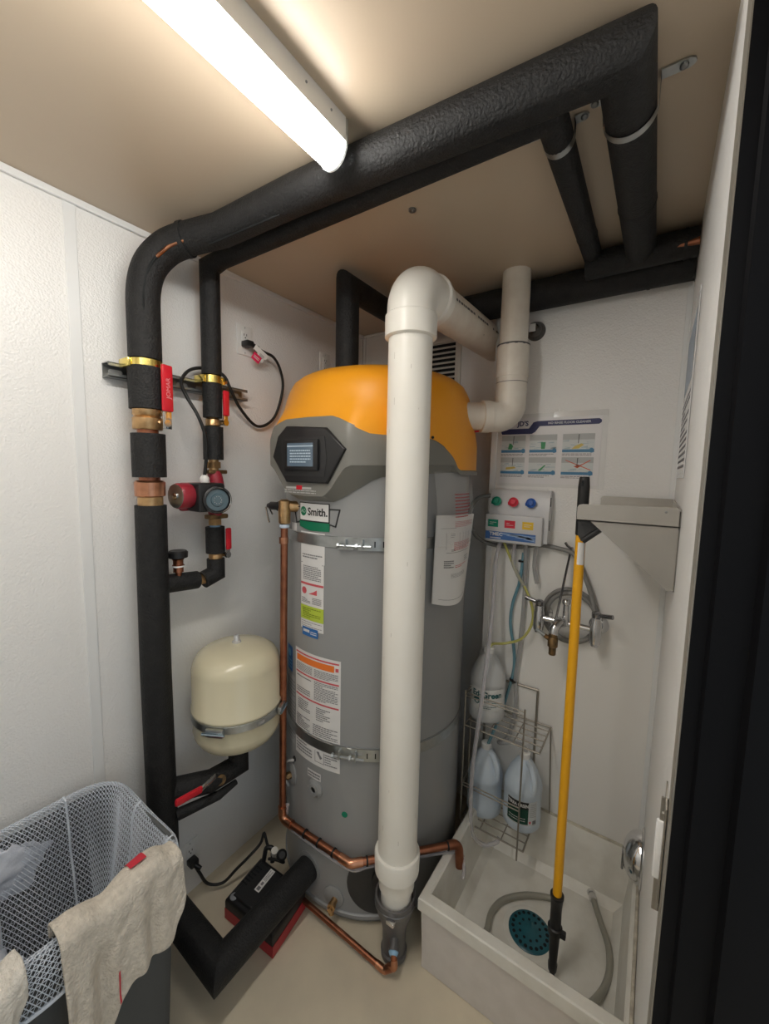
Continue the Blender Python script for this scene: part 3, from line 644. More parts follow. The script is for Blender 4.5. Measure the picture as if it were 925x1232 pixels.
obj('dial_face', G().lathe([(.036, .0), (.036, .0185), (.022, .0185), (.020, .022), (0, .022)], dc, dd, 36), mat('blue_grey_glass', (.07, .12, .15), .08, coat=1), cpp)
g = G()
for i in range(10):
    a = i*.628; c = dc+dd*.0225; e1 = dd.cross(Z).normalized(); e2 = dd.cross(e1); q = c+e1*.012*math.cos(a)+e2*.012*math.sin(a); g.sphere(q, .0012, 4)
obj('dial_marks', g, mat('pale_marks', (.55, .6, .6), .4), cpp)
gl = at(246, 575, 'x', .09)
obj('cable_gland', G().lathe([(.014, 0), (.016, .004), (.016, .020), (.011, .026), (.009, .030)], gl+Vector((0, 0, -.02)), n=12), WHITEP, cpp)
cpts = [gl+Vector((0, 0, .005)), at(248, 550, 'x', .105), at(247, 525, 'x', .12), at(238, 500, 'x', .115), at(225, 478, 'x', .09), at(218, 460, 'x', .06), at(227, 446, 'x', .035), at(245, 443, 'x', .028), at(268, 451, 'x', .05), at(278, 470, 'x', .06), at(290, 493, 'x', .035), at(310, 513, 'x', .02), at(330, 502, 'x', .02), at(340, 468, 'x', .025), at(337, 445, 'x', .04), at(329, 430, 'x', .05), at(318, 424, 'x', .045), at(303, 416, 'x', .040)]
pc = obj('power_cord', G().tube(spline(cpts, 6), .0058, 8), BLKR, cpp, 60)
p0 = at(298, 414, 'x', .026)
obj('plug', G().obox(p0, X, Y, Z, .020, .017, .012, .005).tube([p0+Vector((.008, .008, 0)), p0+Vector((.016, .04, -.008))], [.010, .007], 10), BLKP, pc)
t0 = at(314, 424, 'x', .055); tdir = (at(326, 433, 'x', .05)-at(306, 414, 'x', .05)).normalized(); tn = Vector((.85, -.5, 0)).normalized(); td = tn.cross(tdir).normalized()
if td.z > 0: td = -td
tag = obj('cord_tag', G().obox(t0, tdir, td, tn, .034, .010, .0008).obox(t0+td*.018+tdir*.008, tdir, td, tn, .018, .012, .0008), PAPER, pc)
obj('red_tag_end', G().obox(t0+td*.030-tdir*.004, tdir, td, tn, .020, .014, .0012, .0005), mat('red_tag', (.75, .02, .10), .4), pc)
g = G(); words(g, -.014, .014, -.006, .006, 2, lambda u, v: t0+td*(.030-v)+tdir*(u-.004)+tn*.0016, RND); obj('tag_print', g, PAPER, pc, 0)
g = G(); words(g, -.010, .012, -.006, .008, 3, lambda u, v: t0+td*(.012-v)+tdir*(u+.010)+tn*.0013, RND); obj('tag_bars', g, INK, pc, 0)
# strut channel and pipe clamps
S0, S1, SZ = .560, 1.050, 1.946
sg = G().box((.0005, S0, SZ-.021), (.003, S1, SZ+.021)).box((.0005, S0, SZ+.0185), (.040, S1, SZ+.021)).box((.0005, S0, SZ-.021), (.040, S1, SZ-.0185)).box((.038, S0, SZ+.011), (.040, S1, SZ+.021)).box((.038, S0, SZ-.021), (.040, S1, SZ-.011))
su = thing('strut_channel', (0, (S0+S1)/2, SZ-.021), 'grey slotted steel strut channel screwed to left white wall', 'channel')
obj('channel', sg, STRUT, su, 0)
for i in range(7):
    y = S0+.035+i*.070
    obj('slot', G().prism([(math.cos(t*math.pi/6)*.008+(.012 if math.cos(t*math.pi/6) > 0 else -.012), math.sin(t*math.pi/6)*.008) for t in range(12)], (.0032, y, SZ), Y, Z, .0006), mat('pale_slot', (.62, .62, .60), .6), su, 0)
for k, (cx, cy, r, lab) in enumerate(((RX, RY, R1-.002, 'yellow zinc pipe clamp on the thick left riser'), (QX, QY, R2r-.003, 'yellow zinc pipe clamp on the thin riser beside it'))):
    c = thing('pipe_clamp', (cx, cy, SZ-.012), lab, 'clamp', 'pipe clamps on the strut channel')
    obj('band', G().lathe([(r, SZ+.016-.0), (r+.003, SZ+.016), (r+.003, SZ+.040), (r, SZ+.040)], (cx, cy, -.006), n=28), YZINC, c)
    obj('ear', G().box((.036, cy-r-.010, SZ+.010), (cx+.01, cy-r+.002, SZ+.034), .001), YZINC, c)
    obj('ear', G().box((.036, cy+r-.002, SZ+.010), (cx+.02, cy+r+.010, SZ+.034), .001), YZINC, c)
    obj('clamp_bolt', G().lathe([(.006, 0), (.006, .014)], (cx+.012, cy+r+.006, SZ+.022), Y, 6), BRASS, c)
# pipe from heater top, and the mains along the back wall
ib = thing('insulated_pipe', (.408, 1.215, 1.98), 'black insulated pipe rising from behind the orange cover to the ceiling', 'pipe')
obj('insulation', G().tube([(.408, 1.215, 1.95), (.408, 1.215, 2.335), (.408, YB-.06, 2.335)], .043, 22), FOAM, ib, 35)
for k, (yy, zz, r, x0, x1, lab) in enumerate(((YS-.056, 2.330, .053, .44, RW-.002, 'long black insulated pipe along top of back wall, passing behind the vent'), (YS-.155, 2.345, .040, XS-.02, RW-.002, 'short black insulated pipe with bare copper end near the right wall'))):
    b = thing('insulated_pipe', (x0, yy, zz-r), lab, 'pipe')
    obj('insulation', G().tube([(x0, yy, zz), (x1, yy, zz)], r, 22), FOAM, b)
    obj('joint_ring', G().tube([(1.33+.09*k, yy, zz), (1.338+.09*k, yy, zz)], r+.002, 22), FOAM, b)
    if k == 1:
        obj('bare_copper', G().tube([(XE+.05, yy-.028, zz-.016), (RW-.002, yy-.030, zz-.012)], [.004, .012], 10), COPPER, b)
# ceiling straps
for (cx, cy, r, cz, sgn, lab) in ((XE, .955, .0462, zt+.004, 1, 'galvanised strap holding thick black pipe to ceiling'), (XS, .975, .0305, zs, -1, 'galvanised strap holding thin black pipe to ceiling')):
    s = thing('pipe_strap', (cx, cy, RH), lab, 'strap', 'ceiling pipe straps')
    ring = [Vector((cx+r*math.cos(math.pi+math.pi*i/16), 0, cz+r*math.sin(math.pi+math.pi*i/16))) for i in range(17)]
    ring = [Vector((cx-r, 0, RH-.002))]+ring+[Vector((cx+r, 0, RH-.002))]
    g = G().grid(lambda u, v: ring[int(round(u*18))]+Vector((0, cy-.008+.016*v, 0)), 19, 2)
    g.grid(lambda u, v: ring[int(round((1-u)*18))]+Vector((0, cy-.008+.016*v, .001)), 19, 2); obj('band', g, ZINC, s, 60)
    for sg_ in (-1, 1):
        tl_ = .052 if (cx > 1.25) == (sg_ > 0) else .026
        tabp = [(r, -.011), (r+tl_-.010, -.011), (r+tl_-.002, -.006), (r+tl_, 0), (r+tl_-.002, .006), (r+tl_-.010, .011), (r, .011)]
        tb = obj('tab', G().prism([(a*sg_, b) for a, b in tabp], (cx, cy, RH-.004), X, Y, .003), ZINC, s, 0)
        obj('screw', G().lathe([(.007, 0), (.007, .003), (.004, .005)], (cx+sg_*(r+tl_*.65), cy, RH-.004), -Z, 12), STRUT, tb)

# ------------------------------------------------------------------ expansion tank and its branch
EX, EY, ER = .170, .888, .154
et = thing('expansion_tank', (EX, EY, .62), 'cream enamel expansion tank strapped to the left wall', 'tank')
zt0, zt1 = .650, 1.026
pr_ = [(0, zt0), (.06, zt0+.004), (ER-.045, zt0+.014), (ER-.018, zt0+.032), (ER-.004, zt0+.056), (ER, zt0+.075), (ER, .800), (ER+.004, .803), (ER+.004, .812), (ER, .816), (ER, zt1-.075), (ER-.004, zt1-.056), (ER-.018, zt1-.032), (ER-.045, zt1-.014), (.055, zt1-.002), (0, zt1+.002)]
obj('shell', G().lathe(pr_, (EX, EY, 0), n=56), CREAM, et, 60)
obj('air_valve', G().lathe([(.016, 0), (.016, .006), (.011, .008), (.011, .022), (.008, .028), (0, .029)], (EX, EY, zt1), n=18), mat('clear_cap', (.75, .75, .75), .2, .5), et)
sb = obj('strap', G().lathe([(ER+.001, .772), (ER+.004, .774), (ER+.004, .798), (ER+.001, .800)], (EX, EY, 0), n=56), ZINC, et)
def er_(az, z, d=.0): a = math.radians(az); return Vector((EX+(ER+d)*math.cos(a), EY+(ER+d)*math.sin(a), z))
for az, l in ((-62, .030), (30, .026)):
    tn_ = Vector((-math.sin(math.radians(az)), math.cos(math.radians(az)), 0)); rd = Vector((math.cos(math.radians(az)), math.sin(math.radians(az)), 0))
    obj('buckle', G().obox(er_(az, .785, .012), rd, tn_, Z, .007, l, .014, .003), ZINC, sb)
    obj('buckle_bolt', G().tube([er_(az, .785, .022)-tn_*l*1.3, er_(az, .785, .022)+tn_*l*1.3], .005, 8), mat('blue_zinc', (.45, .58, .70), .25, 1), sb)
obj('strap_slot', G().obox(er_(-8, .786, .0045), Vector((1, 0, 0)), Y, Z, .001, .016, .005), CHROME, sb)
obj('wall_bracket', G().box((.0005, EY-.05, .740), (.03, EY+.05, .830), .003), ZINC, et)
obj('bottom_nipple', G().lathe([(.018, .60), (.018, .645)], (EX, EY, 0), n=16), BRASS, et)
ie = thing('insulated_pipe', (EX, EY, .5), 'black insulated branch pipe with red lever under the cream tank', 'pipe')
e0 = Vector((RX, RY+.03, .545))
obj('insulation', G().tube([(EX, EY, .642), (EX, EY, .548), (EX-.01, EY-.11, .548), e0], [.035, .036, .038, .040], 22), FOAM, ie, 35)
ev = obj('ball_valve', G().lathe([(.018, 0), (.018, .02)], (EX+.008, .80, .552), Vector((.8, -.2, .2)), 14), BRASSD, ie)
hb_ = at(258, 935, 'x', .205); h1_ = at(243, 949, 'x', .215); h2_ = at(211, 967, 'x', .222)
obj('valve_lever', (lambda d: G().obox((hb_+h1_)/2, d, X, d.cross(X).normalized(), (hb_-h1_).length*.6, .002, .010, .001))((h1_-hb_).normalized()), CHROME, ev)
obj('valve_handle', (lambda d: G().obox((h2_+h1_)/2, d, X, d.cross(X).normalized(), (h2_-h1_).length*.5, .007, .011, .005))((h2_-h1_).normalized()), RED, ev)
obj('insulation_flap', G().tube([(EX+.022, .86, .505), (EX+.02, .79, .500), (RX+.035, RY+.035, .470)], [.010, .016, .020], 12), FOAM, ie)

# ------------------------------------------------------------------ copper lines
cr = thing('relief_valve', (.300, 1.0, 1.45), 'brass relief valve with copper drain pipe down the heater to the sink', 'pipe')
rv = Vector((.305, .998, 1.528))
obj('valve_body', G().tube([rv+Vector((-.012, 0, 0)), rv+Vector((.030, .050, 0))], [.020, .020], 16).lathe([(.019, -.060), (.021, -.055), (.022, -.020), (.020, .02), (.012, .026)], rv, n=18), BRASS, cr)
obj('valve_bonnet', G().lathe([(.018, 0), (.018, .02), (.015, .022), (.015, .055), (.011, .060), (.008, .070)], rv+Vector((-.008, 0, 0)), Vector((-1, -.12, 0)), 18), BLKP, cr)
l0 = rv+Vector((-.078, -.008, 0))
obj('test_lever', G().tube([l0+Vector((.012, 0, .004)), l0+Vector((-.012, 0, -.008)), l0+Vector((.014, -.01, -.055)), l0+Vector((.018, -.01, -.060))], .0035, 8).tube([l0, l0+Vector((.03, -.006, -.03))], .003, 8), CHROME, cr)
obj('blue_ring', G().lathe([(.016, 0), (.018, .003), (.018, .010), (.014, .014)], (.3045, .998, 1.452), n=16), mat('blue_white_seal', (.55, .65, .78), .4), cr)
cpth = [(.304, .998, 1.46), (.284, .998, .345), (.284, 1.0, .318), (.300, .998, .300), (.610, 1.018, .292), (.640, 1.045, .292), (.870, 1.272, .296), (.892, 1.297, .294), (.905, 1.290, .270), (.915, 1.275, .238)]
obj('copper_pipe', G().tube(fillet([(.304, .998, 1.46), (.284, 1.0, .300), (.612, 1.016, .290), (.889, 1.297, .297)], .028, 6), .0130, 16), COPPER, cr, 60)
obj('bottom_elbow', G().tube(fillet([(.285, 1.0, .355), (.284, 1.0, .300), (.335, 1.002, .2995)], .028, 6), .0168, 16), COPPERB, cr, 60)
obj('corner_elbow', G().tube(fillet([(.567, 1.0138, .2914), (.612, 1.016, .290), (.642, 1.0465, .2908)], .028, 6), .0152, 16), COPPERB, cr, 60)
obj('outlet_elbow', G().tube(fillet([(.862, 1.270, .2965), (.894, 1.302, .297), (.908, 1.288, .222)], .028, 6), .0158, 16), COPPER, cr, 60)
obj('solder_ring', G().lathe([(.0165, 0), (.0165, .022)], (.3005, .998, 1.395), n=16), COPPERB, cr)
for t in (.33, .55, .78):
    p = Vector((.300, 1.0008, .2995)).lerp(Vector((.602, 1.0155, .2905)), t); obj('cable_tie', G().lathe([(.0160, 0), (.0160, .006)], p, (1, .03, -.03), 16), BLKR, cr)
for t in (.14, .90):
    p = Vector((.612, 1.016, .290)).lerp(Vector((.889, 1.297, .297)), t); obj('cable_tie', G().lathe([(.0160, 0), (.0160, .006)], p, (1, 1, 0), 16), BLKR, cr)
obj('clear_tube', G().tube(spline([(.300, 1.012, .36), (.302, 1.008, .285), (.40, 1.006, .272), (.60, 1.018, .265), (.66, 1.068, .267), (.78, 1.19, .270), (.89, 1.30, .262), (.922, 1.288, .235), (.928, 1.27, .205)], 6), .007, 10), CLEAR, cr, 60)
cc = thing('condensate_pipe', (.6, 1.0, 0), 'thin copper pipe along the floor from heater base to drain fitting', 'pipe')
cpp_ = [(.395, .975, .045), (.770, .992, .030), (PX+.028, PY-.070, .042), (PX+.024, PY-.060, .050)]
obj('copper_pipe', G().tube(fillet([(.37, .985, .046), (.778, .995, .022), (PX+.040, PY-.066, .050), (PX+.030, PY-.056, .085)], .014, 6), .0098, 14), COPPER, cc, 60)
obj('elbow', G().tube(fillet([(.745, .9942, .0239), (.778, .995, .022), (.790, 1.004, .036)], .012, 6), .0118, 14), COPPERB, cc, 60)
obj('elbow', G().tube(fillet([(.790, 1.004, .036), (PX+.040, PY-.066, .050), (PX+.034, PY-.060, .070)], .01, 5), .0116, 14), COPPERB, cc, 60)
obj('rise', G().tube([(.37, .985, .046), (.37, .985, .10)], .0098, 12), COPPER, cc)
# ------------------------------------------------------------------ outlets and grille
def outlet(y, z, lab, plugged_low=True, hw=.036, hh=.058):
    o = thing('wall_outlet', (0, y, z-hh), lab, 'outlet')
    pl_ = obj('cover_plate', G().box((0, y-hw, z-hh), (.005, y+hw, z+hh), .003), WHITEP, o)
    obj('receptacle', G().box((.004, y-.017, z-.034), (.008, y+.017, z+.034), .002), WHITEP, o)
    for zz in (z+.019, z-.019):
        for yy in (-.006, .006): obj('slot', G().box((.0075, y+yy-.0012, zz-.002), (.0084, y+yy+.0012, zz+.006)), DARK, o, 0)
        obj('ground_hole', G().lathe([(.0026, 0), (.0026, .0008)], (.0077, y, zz-.009), X, 10), DARK, o)
    for zz in (z+.048, z-.048): obj('plate_screw', G().lathe([(.003, 0), (.002, .0015)], (.005, y, zz), X, 8), ZINC, o)
    return o
outlet(1.068, 2.167, 'white duplex outlet high on left wall, pump cord plugged in')
outlet(.783, .160, 'white duplex outlet low on left wall above the black and red charger')
outlet(1.536, 2.175, 'white outlet plate half hidden behind the heater and black pipe')
vg = thing('vent_grille', (.46, YB, 2.10), 'black slatted vent grille with white frame high on back wall', 'vent')
gx0, gx1, gz0, gz1 = .30, .588, 2.06, 2.312
obj('frame', G().box((gx0, YB-.012, gz0), (gx0+.025, YB, gz1), .002).box((gx1-.028, YB-.012, gz0), (gx1, YB, gz1), .002).box((gx0, YB-.012, gz1-.022), (gx1, YB, gz1), .002).box((gx0, YB-.012, gz0), (gx1, YB, gz0+.022), .002), IVORY, vg)
obj('backing', G().box((gx0+.02, YB-.003, gz0+.02), (gx1-.02, YB-.001, gz1-.02)), DARK, vg, 0)
for i in range(9):
    z = gz0+.035+i*.0235
    obj('slat', G().add([(gx0+.02, YB-.011, z), (gx1-.02, YB-.011, z), (gx1-.02, YB-.004, z+.010), (gx0+.02, YB-.004, z+.010), (gx0+.02, YB-.010, z-.0015), (gx1-.02, YB-.010, z-.0015), (gx1-.02, YB-.003, z+.0085), (gx0+.02, YB-.003, z+.0085)], [(0,1,2,3),(7,6,5,4),(0,4,5,1),(2,6,7,3),(0,3,7,4),(1,5,6,2)]), IVORY, vg, 0)

# ------------------------------------------------------------------ charger on the floor
bt = thing('battery_charger', (.31, .90, 0), 'black and red charger box on the floor by the left wall', 'charger')
c0, c1, c2, c3 = Vector((.195, .800)), Vector((.440, .815)), Vector((.415, .995)), Vector((.172, .985))
def cbox(z0, z1, sh, bev=.0):
    ctr = (c0+c1+c2+c3)/4; P = [ctr+(p-ctr)*sh for p in (c0, c1, c2, c3)]
    return G().prism([(p.x, p.y) for p in P], (0, 0, z0), X, Y, z1-z0, bev)
obj('red_base', cbox(.004, .045, 1.0, .008), mat('red_case', (.42, .02, .03), .4), bt)
obj('black_case', cbox(.040, .088, .985, .016), BLKP, bt)
obj('raised_deck', cbox(.080, .098, .80, .010), mat('satin_black2', (.018, .018, .019), .5), bt)
for p in (c0, c1, c2, c3): obj('foot', G().lathe([(.010, 0), (.010, .006)], Vector((p.x, p.y, 0)).lerp(Vector((.305, .9, 0)), .15), n=10), BLKR, bt)
lu = (c3-c0).normalized(); lv = (c1-c0).normalized(); lc = Vector((.275, .920))
fn = lambda u, v: Vector((lc.x+lu.x*u+lv.x*v, lc.y+lu.y*u+lv.y*v, .0985))
lb = obj('rating_label', G().quad(-.045, .045, -.012, .012, fn), PAPER, bt, 0)
g = G(); fn2 = lambda u, v: fn(u, v)+Vector((0, 0, .0005)); words(g, -.002, .040, -.008, .008, 3, fn2, RND); g.quad(-.04, -.026, -.007, .007, fn2).quad(-.02, -.008, -.005, .005, fn2); obj('print', g, INK, lb, 0)
obj('grey_button', G().lathe([(.014, 0), (.014, .004), (.010, .006)], (.222, .822, .086), n=20), mat('grey_button', (.30, .31, .33), .5), bt)
obj('handle', G().tube(fillet([(.20, .975, .085), (.198, .99, .135), (.225, 1.005, .135), (.235, .99, .09)], .012, 4), .009, 10), BLKP, bt)
for i in range(6): obj('vent_slot', G().box((.205+.0*i, .868+.014*i, .0978), (.232, .873+.014*i, .0990)), DARK, bt, 0)
cd_ = [at(232, 1037, 'x', .030), at(240, 1050, 'x', .05), at(250, 1063, 'x', .065), at(268, 1062, 'x', .10), at(285, 1045, 'x', .13), at(300, 1030, 'x', .155), Vector((.17, .985, .14)), Vector((.175, 1.0, .175)), Vector((.20, 1.0, .13)), Vector((.25, 1.01, .11)), Vector((.29, 1.0, .115)), Vector((.27, .985, .125)), Vector((.22, .985, .10))]
pcd = obj('power_cord', G().tube(spline(cd_, 6), .0055, 8), BLKR, bt, 60)
p1 = at(232, 1037, 'x', .022)
obj('plug', G().obox(p1, X, Y, Z, .018, .017, .013, .006).tube([p1+Vector((.01, 0, -.004)), p1+Vector((.034, .012, -.018))], [.010, .007], 10), BLKP, pcd)
obj('spare_plug', G().lathe([(.018, 0), (.020, .01), (.020, .026), (.012, .034)], (.275, 1.0, .135), Vector((.5, -.3, .6)), 16), BLKR, bt)
obj('white_cap', G().lathe([(.014, 0), (.014, .024)], (.235, 1.003, .115), Vector((.2, -.2, 1)), 14), IVORY, bt)

# ------------------------------------------------------------------ laundry hamper
HX0, HX1, HY0, HY1, HZ = .050, .455, -.16, .512, .690
lh = thing('laundry_hamper', ((HX0+HX1)/2, (HY0+HY1)/2, 0), 'dark grey canvas laundry hamper standing against left wall', 'hamper')
def rrect(u, x0, x1, y0, y1, r):
    """point on rounded rectangle, u in 0..1, starting mid front (x1) side"""
    w, h = x1-x0-2*r, y1-y0-2*r; P = 2*w+2*h+2*math.pi*r; s = (u % 1)*P
    seq = [('l', (x1, y0+r), (0, 1), h), ('a', (x1-r, y1-r), 0), ('l', (x1-r, y1), (-1, 0), w), ('a', (x0+r, y1-r), 90), ('l', (x0, y1-r), (0, -1), h), ('a', (x0+r, y0+r), 180), ('l', (x0+r, y0), (1, 0), w), ('a', (x1-r, y0+r), 270)]
    for e in seq:
        L = e[3] if e[0] == 'l' else math.pi*r/2
        if s <= L:
            if e[0] == 'l': return Vector((e[1][0]+e[2][0]*s, e[1][1]+e[2][1]*s)), Vector((e[2][1], -e[2][0]))
            a = math.radians(e[2])+s/r; return Vector((e[1][0]+r*math.cos(a), e[1][1]+r*math.sin(a))), Vector((math.cos(a), math.sin(a)))
        s -= L
    return Vector((x1, y0+r)), Vector((1, 0))
def hside(off, z0, z1, taper):
    def fn(u, v):
        z = z0+(z1-z0)*v; p, n = rrect(u, HX0+.01, HX1, HY0, HY1, .06); o = off-taper*(1-v)
        return Vector((p.x+n.x*o, p.y+n.y*o, z))
    return fn
obj('canvas_side', G().grid(hside(0, .03, HZ-.01, .03), 96, 10, True).grid(lambda u, v: hside(-.004, .03, HZ-.01, .03)(1-u, v), 96, 10, True), FABG, lh, 60)
obj('canvas_bottom', G().box((HX0+.05, HY0+.04, .026), (HX1-.04, HY1-.04, .034), .004), FABG, lh)
for (xx, yy) in ((HX0+.045, HY0+.05), (HX1-.04, HY0+.05), (HX0+.045, HY1-.05), (HX1-.04, HY1-.05)):
    obj('foot', G().lathe([(.018, 0), (.016, .03)], (xx, yy, 0), n=14), BLKR, lh)
rim = [Vector((*rrect(i/80, HX0+.01, HX1, HY0, HY1, .06)[0], HZ-.012)) for i in range(80)]
obj('rim_tube', G().tube(rim, .006, 8, closed=True), FABG, lh, 60)
obj('front_leg', G().tube([(HX1+.010, .300, HZ-.05), (HX1-.012, .345, .05)], .008, 10), mat('pale_tube', (.5, .5, .5), .4, .6), lh)
# mesh liner, real yarn
def bag(u, v):
    p, n = rrect(u, HX0+.01, HX1, HY0, HY1, .085)
    w = .006*math.sin(u*43)+.004*math.sin(u*97+1)
    prof = [(0, .018, -.085+.02*math.sin(u*31)), (.08, .022, -.045), (.15, .018, -.012), (.20, .008, .006), (.25, -.006, .004), (.32, -.016, -.03), (.5, -.026, -.14), (.75, -.05, -.30), (1, -.085, -.46)]
    for i in range(len(prof)-1):
        if v <= prof[i+1][0]+1e-9:
            t = (v-prof[i][0])/(prof[i+1][0]-prof[i][0]); o = prof[i][1]+(prof[i+1][1]-prof[i][1])*t; z = prof[i][2]+(prof[i+1][2]-prof[i][2])*t; break
    o += w*(0 if v < .15 else min(1, (v-.15)*3)); sag = .014*math.sin(u*12.57+.6)*(.3 if n.x > .5 else 1)
    x = max(.006, p.x+n.x*o); 
    return Vector((x, p.y+n.y*o, HZ+z+sag))
mg = G(); NU, NV = 200, 74; YR = .0010
cache = {}
def bp_(i, j):
    k = (i % NU, j)
    if k not in cache:
        v = j/NV; off = .5 if j % 2 else 0
        cache[k] = bag((i+off)/NU, v)
    return cache[k]
mv = []; mf = []
def yarn(a, b, r):
    d = (b-a); 
    if d.length < 1e-6: return
    d.normalize(); s = d.cross(Z if abs(d.z) < .9 else X).normalized()*r; t = d.cross(s).normalized()*r; o = len(mv)
    for p in (a, b): mv.extend([p+s, p-s*.5+t*.87, p-s*.5-t*.87])
    mf.extend([(o, o+1, o+4, o+3), (o+1, o+2, o+5, o+4), (o+2, o, o+3, o+5)])
for j in range(NV):
    for i in range(NU):
        a = bp_(i, j)
        if j % 2 == 0: yarn(a, bp_(i, j+1), YR); yarn(a, bp_(i-1, j+1), YR)
        else: yarn(a, bp_(i, j+1), YR); yarn(a, bp_(i+1, j+1), YR)
        if j % 2 == 0: yarn(a, bp_(i+1, j), YR*.8)
mg.add(mv, mf)
mb = thing('mesh_bag', ((HX0+HX1)/2, (HY0+HY1)/2, .2), 'white net laundry bag lining the grey hamper and folded over its rim', 'laundry bag')
obj('netting', mg, MESHW, mb, 0, kind='stuff')
obj('hem', G().tube([bag(i/120, .0) for i in range(120)], .0045, 6, closed=True), MESHW, mb, 60)
for us in (.305, .395, .52, .60): obj('seam', G().tube([bag(us, .2+.8*i/30)+Vector((.003*math.sin(i*.9), 0, 0)) for i in range(31)], .0032, 6), MESHW, mb, 60)
obj('bag_floor', G().grid(lambda u, v: (lambda q: Vector((q.x*(1-v)+.24*v, q.y*(1-v)+.17*v, q.z-.02*v)))(bag(u, 1)), 60, 6, True), CLOTHW, mb, 60)
def crumple(c, s, seed, amp=.35):
    g = G().sphere((0, 0, 0), 1, 22); o = Vector((seed*7.3, seed*3.1, seed*1.7)); out = []
    for v in g.v:
        n = noise.fractal(v*1.3+o, 1, 2, 4)*amp+abs(noise.noise(v*2.4+o))*amp*.9
        q = v*(1+n); out.append(Vector((c[0]+q.x*s[0], c[1]+q.y*s[1], c[2]+q.z*s[2])))
    g.v = out; return g
obj('laundry', crumple((.077, .235, .605), (.010, .085, .058), 2, .5), CLOTHW, None, 60, label='crumpled white cloth at top of bag beside left wall', cat='cloth')
obj('laundry', crumple((.245, .165, .400), (.085, .080, .075), 5, .6), CLOTHW, None, 60, label='bundled white cloth lower inside the net bag', cat='cloth')
obj('sock', G().tube(spline([(.335, .165, .56), (.36, .13, .565), (.37, .09, .55)], 5), [.02]*5+[.024]*5+[.012], 12), mat('navy_cloth', (.02, .025, .05), .9), None, 60, label='dark navy sock at the edge of the net bag', cat='sock')
# towels over the front rim
def drape(y0, y1, inn, outl, seed, flare=0.0):
    def fn(u, v):
        y = y0+(y1-y0)*u; L = inn(u)+outl(u); s = v*L-inn(u); fold = .010*math.sin(u*14+seed)+.006*math.sin(u*31+seed*2)
        if s < -.02: x = HX1-.030+fold*.3; z = HZ+.012+(s+.02)
        elif s < .03:
            t = (s+.02)/.05; a = math.pi*(1-t); x = HX1+.004+math.cos(a)*.034; z = HZ+.012+math.sin(a)*.018
        else:
            d = s-.03; x = HX1+.040+fold*min(1, d*8)+.02*min(1, d*5)*abs(math.sin(u*5+seed)); z = HZ+.012-d; y += flare*d*(u-.5)
        z += .010*math.sin(u*9+seed)+.008*noise.noise(Vector((u*6, v*6, seed)))
        x += .004*noise.noise(Vector((u*9+3, v*9, seed)))
        return Vector((x, y, z))
    return fn
def towel(name, fn, nu, nv, M, label):
    g = G().grid(fn, nu, nv); o = obj(name, g, M, None, 60, label=label, cat='towel')
    md_ = o.modifiers.new('thick', 'SOLIDIFY'); md_.thickness = .007; md_.offset = 0
    sb_ = o.modifiers.new('smooth', 'SUBSURF'); sb_.levels = 1; sb_.render_levels = 1
    return o
ol = lambda u: interp([(0, .36), (.20, .33), (.34, .285), (.40, .235), (.52, .215), (.72, .235), (.85, .215), (.95, .16), (1, .12)], u)
T1 = drape(.240, .490, lambda u: .05+.03*u, ol, 1.3)
t1 = towel('towel', T1, 60, 44, TOWEL, 'oatmeal terry towel hanging over the hamper rim with red stitching')
for k, (ua, va, ub, vb) in enumerate(((.58, .15, .72, .25), (.375, .70, .385, .96))):
    g = G().grid(lambda a, b: T1(ua+(ub-ua)*a, va+(vb-va)*b)+Vector((.003 if k == 0 else .006, 0, .009 if k == 0 else 0)), 8, 6)
    obj('red_band' if k == 0 else 'red_stitch', g, mat('red_terry', (.55, .03, .05), .9), t1, 60)
T2 = drape(.03, .190, lambda u: .06, lambda u: interp([(0, .30), (.5, .22), (.8, .13), (1, .07)], u), 4.1)
towel('towel', T2, 36, 30, TOWELP, 'pale terry towel over the hamper rim at the picture edge')

# ------------------------------------------------------------------ mop sink
SX0, SX1, SY0, SY1, SZ1 = .850, RW-.001, 1.076, YS-.001, .262
sk = thing('mop_sink', ((SX0+SX1)/2, (SY0+SY1)/2, 0), 'white stone floor mop sink in the back right corner', 'sink')
def ring(x0, x1, y0, y1, z): return [Vector((x0, y0, z)), Vector((x1, y0, z)), Vector((x1, y1, z)), Vector((x0, y1, z))]
tw = .030
rings = [ring(SX0+.012, SX1, SY0+.020, SY1, 0), ring(SX0+.006, SX1, SY0+.014, SY1, .205), ring(SX0, SX1, SY0, SY1, .218), ring(SX0, SX1, SY0, SY1, SZ1-.004), ring(SX0+.004, SX1, SY0+.004, SY1, SZ1),
         ring(SX0+tw-.006, SX1-tw*.55, SY0+tw+.004, SY1-.014, SZ1), ring(SX0+tw, SX1-tw*.7, SY0+tw+.010, SY1-.018, SZ1-.006), ring(SX0+.055, SX1-.042, SY0+.066, SY1-.055, .075), ring(SX0+.085, SX1-.07, SY0+.095, SY1-.085, .052)]
g = G(); vs = [v for r in rings for v in r]; fs = [(3, 2, 1, 0)]
for i in range(len(rings)-1):
    for k in range(4): fs.append((i*4+k, i*4+(k+1) % 4, i*4+4+(k+1) % 4, i*4+4+k))
n = len(rings)*4; fs.append((n-4, n-3, n-2, n-1)); g.add(vs, fs)
skb = obj('basin', g, SINKM, sk, 25)
obj('front_panel', G().box((SX0+.014, SY0+.012, .002), (SX1, SY0+.022, .208)), SINKF, sk, 0)
